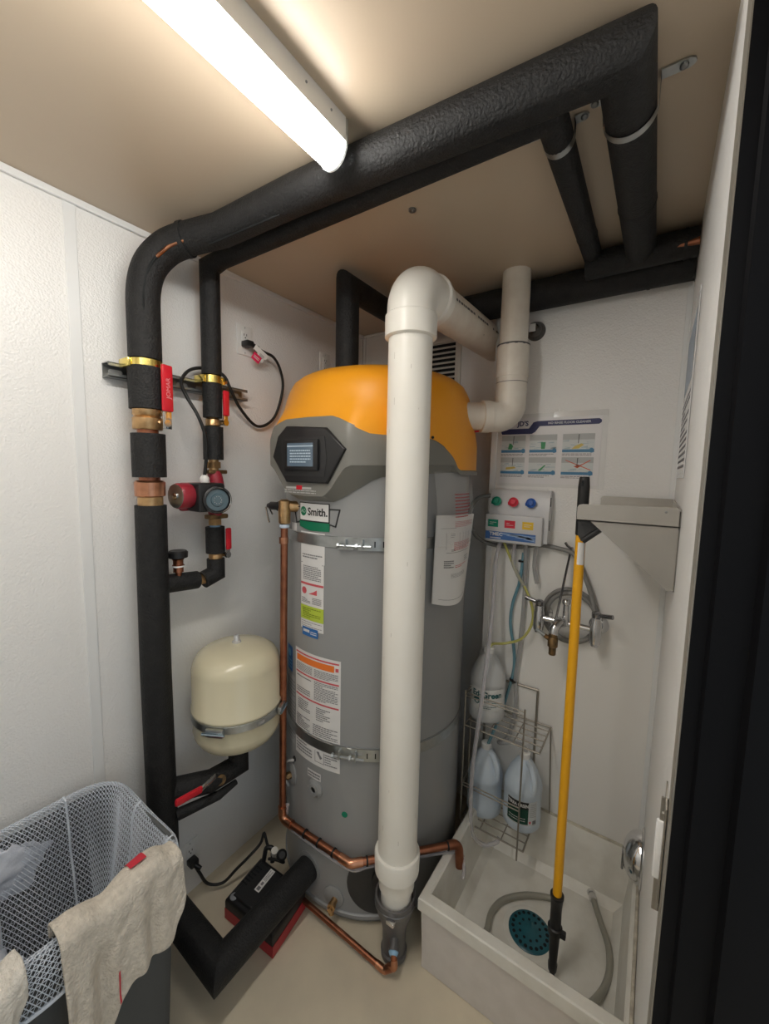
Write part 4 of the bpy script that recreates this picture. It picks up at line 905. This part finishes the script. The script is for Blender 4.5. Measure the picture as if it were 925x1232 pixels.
obj('caulk_bead', G().tube([(SX0, SY1-.006, SZ1+.002), (SX1-.004, SY1-.006, SZ1+.002)], .005, 8).tube([(SX1-.005, SY1-.006, SZ1+.002), (SX1-.005, SY0+.01, SZ1+.002)], .005, 8), mat('aged_caulk', (.62, .58, .48), .6, var=(40, .8, (.35, .31, .25))), sk)
DC = Vector((1.148, 1.362, .052)); DR = .068
dg = obj('drain_grate', G().lathe([(DR+.004, 0), (DR+.004, .003), (DR, .006), (DR*.75, .008), (.028, .0075), (.024, .010), (0, .010)], DC, n=40), TEAL, sk)
for i in range(20):
    a = 2*math.pi*i/20; obj('grate_hole', G().lathe([(.0058, 0), (.0058, .0011)], DC+Vector((math.cos(a)*DR*.84, math.sin(a)*DR*.84, .0069)), n=10), DARK, dg)
for i in range(10):
    a = 2*math.pi*i/10; obj('grate_hole', G().lathe([(.0045, 0), (.0045, .0011)], DC+Vector((math.cos(a)*DR*.52, math.sin(a)*DR*.52, .0074)), n=10), DARK, dg)
obj('drain_ring', G().lathe([(DR+.022, 0), (DR+.020, .0012), (DR+.002, .0014)], DC, n=40), SINKM, sk)
def hose(name, pts, r, M, label, e0=None, e1=None):
    sp_ = spline(pts, 8); o = thing(name, pts[0], label, 'hose'); obj('hose', G().tube(sp_, r, 12), M, o, 60)
    for fl, a, b in ((e0, sp_[0], sp_[1]), (e1, sp_[-1], sp_[-2])):
        if fl:
            d = (a-b).normalized(); obj('fitting', G().lathe([(r*1.1, -.012), (r*1.35, -.010), (r*1.35, .002), (r*1.15, .004), (r*1.15, .012), (r*1.45, .013), (r*1.45, .022), (r*.9, .024)], a, d, 12), CHROME, o)
    return o
z_ = .066
hose('braided_hose', [Vector((.985, 1.165, .10)), Vector((1.005, 1.215, .07)), at(585, 1120, 'z', z_), at(591, 1098, 'z', z_), at(605, 1083, 'z', z_), at(630, 1077, 'z', z_), at(655, 1079, 'z', z_), at(668, 1083, 'z', z_)], .0105, BRAID, 'braided hose curled round the teal drain grate', None, True)
hose('braided_hose', [at(713, 1080, 'z', z_), at(722, 1108, 'z', z_), at(732, 1140, 'z', z_), at(733, 1168, 'z', z_), at(726, 1190, 'z', z_), at(712, 1207, 'z', .075), Vector((1.32, 1.19, .085)), Vector((1.27, 1.165, .09))], .0105, BRAID, 'braided hose along the right side of the sink', True, None)

# ------------------------------------------------------------------ faucet
fa = thing('service_faucet', (1.16, YS, 1.0), 'chrome two handle service faucet with brass spout on back wall', 'faucet')
FY = YS-.075; FL = Vector((1.060, FY, 1.108)); FRr = Vector((1.258, FY, 1.102)); FM = (FL+FRr)/2
obj('bridge', G().tube([FL, FRr], .011, 14), CHROME, fa)
for c, s in ((FL, -1), (FRr, 1)):
    v = obj('valve', G().lathe([(.014, -.052), (.018, -.050), (.020, -.030), (.020, .020), (.017, .030), (.017, .046), (.012, .050)], c, n=18).tube([c, c+Vector((0, .065, 0))], .014, 14), CHROME, fa)
    obj('wall_flange', G().lathe([(.034, 0), (.034, .005), (.024, .014), (.015, .016)], (c.x+.004, YS-.003, c.z), -Y, 24), CHROME, fa)
    h = Vector((.86*s, -.35*s if s > 0 else .12, .15)); h.normalize()
    obj('lever_handle', G().lathe([(.013, .046), (.016, .050), (.016, .064), (.010, .068)], c, n=14).tube([c+Vector((0, 0, .056)), c+Vector((0, 0, .056))+h*.058], [.0065, .0085], 10), mat('dark_chrome', (.30, .30, .31), .2, 1), fa)
    obj('valve_cap', G().lathe([(.010, -.062), (.013, -.060), (.013, -.050)], c, n=14), CHROME, fa)
obj('spout_body', G().tube(spline([FM+Vector((-.012, 0, 0)), FM+Vector((-.018, -.03, .010)), FM+Vector((-.030, -.055, -.010)), FM+Vector((-.032, -.058, -.035))], 5), [.019]*6+[.017]*10, 14), CHROME, fa)
vbk = obj('brass_breaker', G().lathe([(.011, -.095), (.013, -.092), (.013, -.065), (.018, -.062), (.018, -.030), (.015, -.026), (.017, -.020), (.014, -.008)], FM+Vector((-.032, -.060, -.015)), n=16).tube([FM+Vector((-.034, -.060, -.055)), FM+Vector((-.062, -.066, -.040))], [.010, .008], 10), BRASSD, fa)
obj('pail_hook', G().tube([FM+Vector((-.062, -.066, -.040)), FM+Vector((-.090, -.070, -.022))], [.008, .006], 8), ZINC, fa)
obj('stop_knob', G().tube([FM+Vector((-.002, -.008, .0)), FM+Vector((-.002, -.012, .075))], [.012, .010], 12).sphere(FM+Vector((-.002, -.014, .085)), .015, 8), CHROME, fa)
hk = at(687, 660, 'y', YS-.02)
obj('brace_rod', G().tube([FM+Vector((-.030, -.050, .010)), hk], .0042, 8), mat('dark_chrome', (.30, .30, .31), .2, 1), fa)
obj('brace_hook', G().tube([hk+Vector((0, .018, 0)), hk, hk+Vector((-.012, -.014, .012)), hk+Vector((-.020, -.010, .022))], .005, 8), mat('dark_chrome', (.30, .30, .31), .2, 1), fa)
ch = thing('coiled_hose', (1.16, YS-.03, 1.0), 'grey water hose coiled behind the faucet and looping under the dispenser', 'hose')
for k, (rr, dx, yy) in enumerate(((.098, 0, -.018), (.088, .006, -.034))):
    obj('coil', G().tube([Vector((1.162+dx+rr*math.cos(2*math.pi*i/48), YS+yy, 1.118+rr*1.06*math.sin(2*math.pi*i/48))) for i in range(48)], .0085, 10, closed=True), HOSEG, ch, 60)
hp_ = [at(592, 596, 'y', YS-.02), at(578, 598, 'y', YS-.03), at(568, 608, 'y', YS-.035), at(565, 626, 'y', YS-.035), at(573, 645, 'y', YS-.03), at(592, 655, 'y', YS-.02), at(620, 658, 'y', YS-.015), at(650, 656, 'y', YS-.015), at(672, 660, 'y', YS-.02), at(690, 667, 'y', YS-.03), at(702, 690, 'y', YS-.03), at(711, 715, 'y', YS-.03), at(716, 740, 'y', YS-.05), FRr+Vector((-.005, .02, .01))]
obj('supply_loop', G().tube(spline(hp_, 6), .0088, 10), HOSEG, ch, 60)
# ------------------------------------------------------------------ chemical dispenser
cdp = thing('chemical_dispenser', (.94, YS, 1.38), 'grey wall dispenser with green, red and blue knobs', 'dispenser')
DPL = mat('pale_grey_plastic', (.62, .62, .63), .35)
dx0, dx1, dz0, dz1 = .832, 1.066, 1.384, 1.598
obj('back_box', G().prism([(YS-.004, dz0+.01), (YS-.062, dz0+.01), (YS-.062, dz1-.10), (YS-.046, dz1-.012), (YS-.036, dz1), (YS-.004, dz1)], (dx0+.004, 0, 0), Y, Z, dx1-dx0, .008), DPL, cdp)
dfr = obj('lower_panel', G().box((dx0-.004, YS-.082, dz0), (dx1-.012, YS-.030, dz0+.114), .007), DPL, cdp)
fmap = lambda u, v: Vector((dx0+u, YS-.0824, dz0+v))
for k, (u, M) in enumerate(((.030, mat('dispenser_green', (.0, .25, .15), .4)), (.098, mat('dispenser_red', (.70, .03, .06), .4)), (.168, mat('dispenser_yellow', (.85, .55, .04), .4)))):
    p = obj('colour_label', G().quad(u-.021, u+.021, .062, .092, fmap), M, dfr, 0)
    g = G(); words(g, u-.014, u+.014, .070, .084, 2, lambda a, b: fmap(a, b)+Vector((0, -.0005, 0)), RND, hgt=.3); obj('print', g, PAPERG, dfr, 0)
obj('brand_strip', G().quad(.000, .200, .012, .044, fmap, 4), mat('strip_blue', (.06, .16, .42), .4), dfr, 0)
g = G()
for i in range(4): g.add([fmap(.07+i*.035, .040-.002*i)+Vector((0, -.0005, 0)), fmap(.20, .036-.006*i)+Vector((0, -.0005, 0)), fmap(.20, .034-.006*i)+Vector((0, -.0005, 0)), fmap(.05+i*.035, .034-.004*i)+Vector((0, -.0005, 0))], [(0, 3, 2, 1)])
obj('strip_wave', g, mat('strip_pale', (.35, .48, .70), .4), dfr, 0)
f2 = lambda u, v: fmap(u, v)+Vector((0, -.0006, 0))
g = G(); put_text(g, 'TMEC', .019, .044, .033, f2, 1.1, .0006); g.quad(.02, .065, .016, .020, f2); obj('lettering', g, PAPERG, dfr, 0)
for k, (u, M) in enumerate(((.036, MATS['dispenser_green']), (.104, MATS['dispenser_red']), (.172, mat('dispenser_blue', (.02, .10, .42), .4)))):
    kc = Vector((dx0+u, YS-.055, dz1-.050))
    kn = obj('knob', G().lathe([(.010, 0), (.010, .006), (.018, .007), (.019, .016), (.013, .019), (.010, .026), (0, .027)], kc, Vector((0, -1, .15)), 20).obox(kc+Vector((-.012, -.013, -.003)), X, Y, Z, .010, .004, .007, .003), M, cdp)
obj('side_vents', G().box((dx1+.0035, YS-.045, dz1-.060), (dx1+.0045, YS-.030, dz1-.025)).box((dx1+.0035, YS-.045, dz0+.06), (dx1+.0045, YS-.035, dz0+.10)), DARK, cdp, 0)
J1 = Vector((.876, 1.595, .645)); J2 = Vector((.884, 1.595, .225)); J3 = Vector((1.045, 1.585, .258)); JH = .300
yb = YS-.045
def tb(name, pts, r, M): obj(name, G().tube(spline(pts, 7), r, 10), M, cdp, 60)
tb('clear_tube', [Vector((.885, yb, 1.39)), at(596, 680, 'y', 1.60), at(592, 740, 'y', 1.56), at(585, 800, 'y', 1.50), at(577, 860, 'y', 1.47), at(569, 920, 'y', 1.46), at(566, 970, 'y', 1.46), at(568, 1002, 'y', 1.46), at(580, 1016, 'y', 1.50), at(596, 1014, 'y', 1.53), at(600, 1008, 'y', 1.55)], .0085, CLEAR)
tb('clear_tube', [Vector((.945, yb, 1.39)), at(617, 675, 'y', 1.655), at(622, 690, 'y', 1.66), at(630, 705, 'y', 1.66)], .008, CLEAR)
tb('yellow_tube', [at(606, 652, 'y', 1.66), at(622, 690, 'y', 1.66), at(632, 708, 'y', 1.66), at(640, 730, 'y', 1.65), at(640, 750, 'y', 1.64), at(628, 768, 'y', 1.64), at(608, 774, 'y', 1.63), J1+Vector((.010, 0, JH+.012)), J1+Vector((0, 0, JH-.03))], .0055, YELT)
tb('blue_tube', [at(630, 665, 'y', 1.67), at(625, 700, 'y', 1.67), at(617, 725, 'y', 1.67), at(614, 750, 'y', 1.67), at(618, 780, 'y', 1.67), at(618, 805, 'y', 1.67), at(611, 832, 'y', 1.67), at(600, 865, 'y', 1.65), J2+Vector((.015, 0, JH+.02)), J2+Vector((0, 0, JH-.03))], .0065, BLUET)
tb('grey_tube', [Vector((.985, yb, 1.40)), at(632, 690, 'y', 1.67), at(630, 730, 'y', 1.67), at(625, 780, 'y', 1.67), at(620, 815, 'y', 1.67), at(620, 850, 'y', 1.67), at(612, 885, 'y', 1.66), at(600, 893, 'y', 1.64), at(615, 893, 'y', 1.60), J3+Vector((-.004, 0, JH+.014)), J3+Vector((0, 0, JH-.03))], .0085, CLEARG)
tb('hose_stub', [Vector((1.03, yb, 1.39)), at(643, 680, 'y', 1.66), at(646, 702, 'y', 1.66)], .0085, CLEARG)
obj('cable_tie', G().lathe([(.012, 0), (.012, .007)], at(627, 676, 'y', 1.67), n=12), BLKR, cdp)
obj('cable_tie', G().lathe([(.016, 0), (.016, .007)], at(617, 819, 'y', 1.67), Vector((.3, 0, 1)), 12), BLKR, cdp)

# ------------------------------------------------------------------ instruction poster
PX0, PX1, PZ0, PZ1 = .832, 1.242, 1.612, 1.902
po = thing('wall_poster', ((PX0+PX1)/2, YS, PZ0), 'laminated floor cleaner poster with six pictures on back wall', 'poster')
pm = lambda u, v: Vector((PX0+(PX1-PX0)*u, YS-.0030, PZ1-(PZ1-PZ0)*v)); pmk = lambda d: (lambda u, v: pm(u, v)+Vector((0, -d, 0)))
obj('laminate', G().box((PX0, YS-.0015, PZ0), (PX1, YS, PZ1)), mat('laminate_film', (.74, .74, .73), .12, coat=.6), po, 0)
obj('sheet', G().box((PX0+.02, YS-.003, PZ0+.012), (PX1-.018, YS-.0012, PZ1-.015)), mat('poster_paper', (.74, .73, .74), .3, coat=.5), po, 0)
obj('header_bar', G().add([pmk(.0008)(u, v) for u, v in [(.05, .225), (.06, .20), (.32, .20), (.36, .12), (.40, .105), (.93, .105), (.95, .125), (.95, .155), (.93, .175), (.42, .175), (.38, .25), (.35, .275), (.06, .275), (.05, .25)]], [tuple(reversed(range(14)))]), NAVY, po, 0)
g = G(); f3 = pmk(.0014); fz = lambda d: (lambda a, b: pm(0, 0)+Vector((a, -d, b)))
put_text(g, 'NO RINSE FLOOR CLEANER', .0115, .68*(PX1-PX0), -.14*(PZ1-PZ0), fz(.0015), 1.05, .0004); obj('title_lettering', g, mat('grey_print2', (.50, .52, .58), .5), po, 0)
g = G(); put_text(g, "JD'S", .026, .262*(PX1-PX0), -.135*(PZ1-PZ0), fz(.0012), 1.0, .0009); obj('brand_lettering', g, NAVY, po, 0)
PICW = mat('picture_sky', (.45, .47, .47), .4); PICF = mat('picture_floor', (.62, .66, .66), .4); PICB = mat('picture_blue', (.06, .22, .40), .4); PICG = mat('picture_green', (.05, .30, .12), .4); PICY = mat('picture_yellow', (.62, .48, .12), .4); PICR = mat('picture_red', (.65, .12, .05), .4)
R7 = random.Random(5)
for ri, (va, vb) in enumerate(((.29, .53), (.595, .825))):
    for ci, (ua, ub) in enumerate(((.058, .295), (.335, .585), (.635, .905))):
        U = lambda t: ua+(ub-ua)*t; V = lambda t: va+(vb-va)*t; k = ri*3+ci
        pic = obj('picture', G().quad(ua, ub, V(.30), V(.84), pmk(.0008)), PICF, po, 0)
        obj('picture_wall', G().quad(ua, ub, va, V(.32), pmk(.0009)), PICW, pic, 0)
        obj('picture_bar', G().quad(ua, ub, V(.84), vb, pmk(.0009)).add([pmk(.0012)(U(.92)+.02*math.cos(t*.6283), V(.90)+.032*math.sin(t*.6283)) for t in range(10)], [tuple(range(10))]), PICB, pic, 0)
        g = G()
        for i in range(9):
            s = R7.uniform(0, .8); h = R7.uniform(.36, .8); g.add([pmk(.0010)(U(s), V(h)), pmk(.0010)(U(s+.2), V(h+R7.uniform(-.08, .08))), pmk(.0010)(U(s+.2), V(h+.03)), pmk(.0010)(U(s), V(h+.03))], [(0, 1, 2, 3)])
        obj('picture_lines', g, mat('picture_line', (.40, .50, .54), .5), pic, 0)
        F = pmk(.0013); M = (PICG, PICG, PICY, PICY, PICG, PICR)[k]
        shp = {0: [(.28, .80), (.34, .45), (.42, .50), (.50, .62), (.44, .82)], 1: [(.42, .42), (.60, .42), (.58, .80), (.44, .80)], 2: [(.30, .82), (.40, .66), (.60, .52), (.68, .60), (.52, .80)], 3: [(.22, .76), (.24, .62), (.58, .56), (.66, .66), (.40, .74)], 4: [(.36, .78), (.60, .45), (.64, .48), (.46, .80)], 5: [(.40, .52), (.52, .44), (.60, .52), (.52, .62)]}[k]
        obj('picture_tool', G().add([F(U(a), V(b)) for a, b in shp], [tuple(range(len(shp)))]), M, pic, 0)
        if k in (0, 2, 3, 5): obj('picture_handle', G().add([F(U(.50), V(.04)), F(U(.53), V(.04)), F(U(.51), V(.52)), F(U(.49), V(.52))], [(0, 1, 2, 3)]), PRINT, pic, 0)
        if k == 5: obj('picture_cross', G().add([F(U(.12), V(.18)), F(U(.14), V(.15)), F(U(.94), V(.70)), F(U(.92), V(.74))], [(0, 1, 2, 3)]).add([F(U(.90), V(.15)), F(U(.92), V(.19)), F(U(.50), V(.60)), F(U(.48), V(.56))], [(0, 1, 2, 3)]), PICR, pic, 0)
        g = G(); words(g, ua, ub-.02, vb+.012, vb+.05, 2, pmk(.0008), RND, hgt=.4); obj('caption', g, INK, pic, 0)
obj('curled_edge', G().add([(1.055, YS-.0050, PZ1-.019), (PX1-.004, YS-.0050, PZ1-.019), (PX1-.004, YS-.0022, PZ1+.001), (1.055, YS-.0022, PZ1+.001)], [(0, 1, 2, 3)]), mat('laminate_film', (.74, .74, .73), .12, coat=.6), po, 0)
rp_ = thing('wall_notice', (RW, 1.40, 1.6), 'paper notice seen edge-on on the right wall above steel shelf', 'notice')
rpo = G().box((RW-.003, 1.20, 1.66), (RW-.001, 1.60, 2.10)); obj('sheet', rpo, mat('notice_paper', (.60, .60, .61), .2, coat=.5), rp_, 0)
g = G(); words(g, .05, .95, .05, .5, 12, lambda u, v: Vector((RW-.0033, 1.60-.40*u, 1.66+.44*v)), RND); obj('print', g, INK, rp_, 0)
g = G().quad(.08, .92, .55, .92, lambda u, v: Vector((RW-.0033, 1.60-.40*u, 1.66+.44*v))); obj('picture', g, mat('notice_blue', (.30, .38, .48), .4), rp_, 0)

# ------------------------------------------------------------------ steel shelf, pole
ss = thing('steel_shelf', (RW, 1.4, 1.4), 'brushed stainless steel shelf with gusset bracket on right wall', 'shelf')
sx0, sy0, sy1, sz0, sz1 = 1.238, 1.150, YS-.012, 1.545, 1.588
obj('tray', G().box((sx0, sy0, sz0), (RW-.001, sy1, sz0+.003)), STEEL, ss, 0)
obj('front_lip', G().prism([(sx0+.000, sz0), (sx0, sz1-.008), (sx0+.004, sz1-.002), (sx0+.012, sz1), (RW-.010, sz1+.004), (RW-.002, sz1-.006), (RW-.002, sz0)], (0, sy0+.003, 0), X, Z, .003), STEEL, ss, 0)
obj('back_lip', G().prism([(sx0, sz0), (sx0, sz1-.008), (sx0+.004, sz1-.002), (sx0+.012, sz1), (RW-.002, sz1), (RW-.002, sz0)], (0, sy1, 0), X, Z, .003), STEEL, ss, 0)
obj('wall_lip', G().box((RW-.004, sy0, sz0), (RW-.001, sy1, sz1)), STEEL, ss, 0)
for yy in (sy0+.012, sy1-.02):
    obj('gusset', G().prism([(sx0+.030, sz0), (RW-.014, sz0-.155), (RW-.002, sz0-.150), (RW-.002, sz0)], (0, yy+.003, 0), X, Z, .003), STEEL, ss, 0)
    obj('wall_flange', G().box((RW-.003, yy, sz0-.155), (RW-.001, yy+.03, sz0)), STEEL, ss, 0)
obj('rivet', G().lathe([(.003, 0), (.002, .001)], (RW-.03, sy0-.0002, sz1-.008), -Y, 8), STRUT, ss)
ph = thing('pole_holder', (sx0, sy0+.1, 1.47), 'black plastic pole holder under the front corner of steel shelf', 'holder')
obj('body', G().prism([(1.238, 1.544), (1.238, 1.505), (1.248, 1.486), (1.290, 1.526), (1.282, 1.544)], (0, 1.225, 0), X, Z, .045, .003), mat('charcoal_plastic', (.035, .035, .036), .5), ph)
obj('roller', G().tube([(1.252, 1.180, 1.488), (1.290, 1.180, 1.522)], .008, 12), BLKR, ph)
upl = thing('mop_pole', (1.243, 1.275, .055), 'yellow pole with black grip and tip standing in the sink', 'pole')
P0 = Vector((1.240, 1.272, .056)); P1 = Vector((1.2325, 1.280, 1.660))
pp_ = lambda z: P0.lerp(P1, (z-P0.z)/(P1.z-P0.z)); pax = (P1-P0).normalized()
obj('shaft', G().tube([pp_(.33), pp_(1.50)], .0135, 18), POLEY, upl)
obj('grip', G().lathe([(.0145, 0), (.0155, .004), (.0155, .140), (.0135, .165), (.012, .168)], pp_(1.490), pax, 20), BLKR, upl)
obj('hang_slot', G().obox(pp_(1.640)+Vector((-.002, -.0142, 0)), X, Y, Z, .003, .0012, .008), DARK, upl)
obj('price_sticker', G().grid(lambda u, v: pp_(1.405+.065*v)+Vector((math.cos(-1.9+1.5*u), math.sin(-1.9+1.5*u), 0))*.0139, 6, 2), PAPER, upl)
obj('ferrule', G().lathe([(.0175, 0), (.0165, .06), (.0185, .10), (.0205, .103), (.0205, .112), (.0165, .113)], pp_(.232), pax, 20), BLKP, upl)
obj('clamp_collar', G().lathe([(.017, 0), (.022, .004), (.022, .022), (.017, .026)], pp_(.210), pax, 20).obox(pp_(.222)+Vector((.024, -.004, 0)), X, Y, Z, .009, .008, .010, .003), BLKP, upl)
obj('tip', G().lathe([(.008, 0), (.009, .02), (.013, .022), (.0145, .045), (.012, .050), (.0165, .16)], pp_(.056), pax, 18), BLKP, upl)

# ------------------------------------------------------------------ wire rack and jugs
wk = thing('wire_rack', (.95, 1.6, .2), 'two tier wire jug rack hung on the back wall', 'rack')
WIRE = mat('coated_wire', (.34, .31, .265), .38, .7)
wx0, wx1, wy0, wy1 = .822, 1.080, 1.490, YS-.010
wr_ = .0026
def wire(*pts, r=wr_, name='wire'): obj(name, G().tube([Vector(p) for p in pts], r, 6), WIRE, wk)
for xx in (wx0+.02, wx1-.02):
    pass
wire((wx0+.02, wy1, .19), (wx0+.02, wy1, .775), (wx1-.020, wy1, .775), (wx1-.020, wy1, .19), r=.005, name='back_frame')
for zf, zg in ((.635, .775), (.215, .385)):
    x1 = wx1+.038 if zf > .5 else wx1
    wire((wx0, wy0, zf), (x1, wy0, zf), (x1, wy1, zf), (wx0, wy1, zf), (wx0, wy0, zf), r=.0035, name='shelf_frame')
    for i in range(1, 5): yy = wy0+(wy1-wy0)*i/5; wire((wx0, yy, zf+.003), (x1, yy, zf+.003), name='shelf_wire')
    for i in range(1, 3): xx = wx0+(x1-wx0)*i/3; wire((xx, wy0, zf), (xx, wy1, zf), name='shelf_wire')
    for dz in (0, -.014): wire((wx0, wy1, zg+dz), (wx0, wy0, zg+dz), (wx1-.022, wy0, zg+dz), name='guard_wire')
for (xx, yy) in ((wx1-.022, wy0), (wx0, wy0), (wx0, wy0+.07)): wire((xx, yy, .165 if xx > 1 else .215), (xx, yy, .785), r=.0035, name='upright_wire')
wire((wx1+.038, wy1, .635), (wx1+.055, wy1, .25), (wx1+.06, wy1-.01, .10), r=.0025, name='brace_wire')
def jug(base, M, rot, label, cap=True):
    j = thing('jug', base, label, 'jug'); b = Vector(base); R = .073
    obj('body', G().lathe([(.055, 0), (R-.006, .003), (R, .012), (R, .050), (R-.0015, .054), (R-.0015, .150), (R, .154), (R, .168), (R-.004, .186), (.056, .222), (.034, .258), (.022, .272), (.019, .276), (.019, .284)], b, n=40), M, j, 50)
    d = Vector((math.cos(rot), math.sin(rot), 0))
    obj('handle', G().tube(spline([b+d*.016+Z*.266, b+d*.042+Z*.262, b+d*.066+Z*.232, b+d*.071+Z*.195, b+d*.066+Z*.170], 6), .0115, 12), M, j, 60)
    obj('cap', G().lathe([(.020, .276), (.021, .279), (.021, .297), (.018, .300), (.008, .300)], b, n=24), WHITEP, j)
    return j
def jmap(b, azc, r): return lambda u, v: Vector((b.x+r*math.cos(math.radians(azc)+u/r), b.y+r*math.sin(math.radians(azc)+u/r), b.z+v))
vaz = lambda b: math.degrees(math.atan2(CAM.y-b.y, CAM.x-b.x))
j1 = jug(J1, JUGW, 2.4, 'clear white jug lettered in dark green on upper rack shelf')
a1 = vaz(J1); m1 = jmap(J1, a1, .0736); m1b = jmap(J1, a1, .0742)
l = obj('label', G().quad(-.075, .075, .058, .148, m1, 14, 1), mat('jug_label_white', (.72, .73, .72), .45), j1, 0)
g = G(); put_text(g, 'Ed-Green', .034, .0, .124, m1b, .95, .0012); obj('lettering', g, mat('dark_teal_print', (.01, .10, .11), .5), l, 0)
g = G().add([m1b(-.042+.015*math.cos(t*.5236), .096+.015*math.sin(t*.5236)) for t in range(12)], [tuple(range(12))]); words(g, -.03, .04, .066, .080, 2, m1b, RND); words(g, .0, .05, .090, .104, 2, m1b, RND, hgt=.3); obj('print', g, MATS['dark_teal_print'], l, 0)
j2 = jug(J2, JUG, -.5, 'pale blue jug on the lower shelf, left and partly hidden')
j3 = jug(J3, JUG, -.75, 'pale blue jug with green and black label, lower right')
a3 = vaz(J3); m3 = jmap(J3, a3, .0736); m3b = jmap(J3, a3, .0741)
l = obj('label', G().quad(-.058, .062, .040, .140, m3, 12, 1), mat('jug_label_pale', (.60, .63, .65), .45), j3, 0)
obj('label_green', G().quad(-.058, .026, .046, .108, m3b, 8), mat('bottle_green', (.004, .06, .035), .45), l, 0)
obj('label_black', G().quad(-.058, .026, .108, .138, m3b, 8), BLKP, l, 0)
g = G(); put_text(g, 'TERRA GREEN', .0175, -.016, .123, jmap(J3, a3, .0748), .74, .0007); words(g, -.05, .015, .055, .075, 2, jmap(J3, a3, .0748), RND, hgt=.25); obj('lettering', g, PAPERG, l, 0)
g = G(); words(g, .032, .058, .075, .135, 10, m3b, RND, hgt=.25); obj('print', g, INK, l, 0)
g = G().quad(.030, .038, .050, .060, m3b); obj('red_mark', g, INKR, l, 0)
g = G().quad(.044, .060, .046, .062, m3b); obj('barcode', g, INK, l, 0)

# ------------------------------------------------------------------ chrome hook by the sink
ck_ = thing('chrome_guard', (RW, 1.44, .28), 'curved chrome cup bracket low on right wall above the sink rim', 'bracket')
cz, cy = .392, 1.515
obj('plate', G().lathe([(.090, 0), (.090, .003), (.082, .008), (.076, .008)], (RW, cy, cz), -X, 36), CHROME, ck_)
obj('cup', G().grid(lambda u, v: (lambda a, t: Vector((RW-.006-.052*math.sin(t), cy+.074*math.cos(a)*math.cos(t*.92), cz+.082*math.sin(a)*math.cos(t*.92))))(2*math.pi*u, v*math.pi/2), 32, 10, True), CHROME, ck_, 70)
obj('slot', G().obox((RW-.056, cy-.01, cz-.02), X, Y, Z, .004, .018, .030, .003), mat('dark_chrome', (.30, .30, .31), .2, 1), ck_)
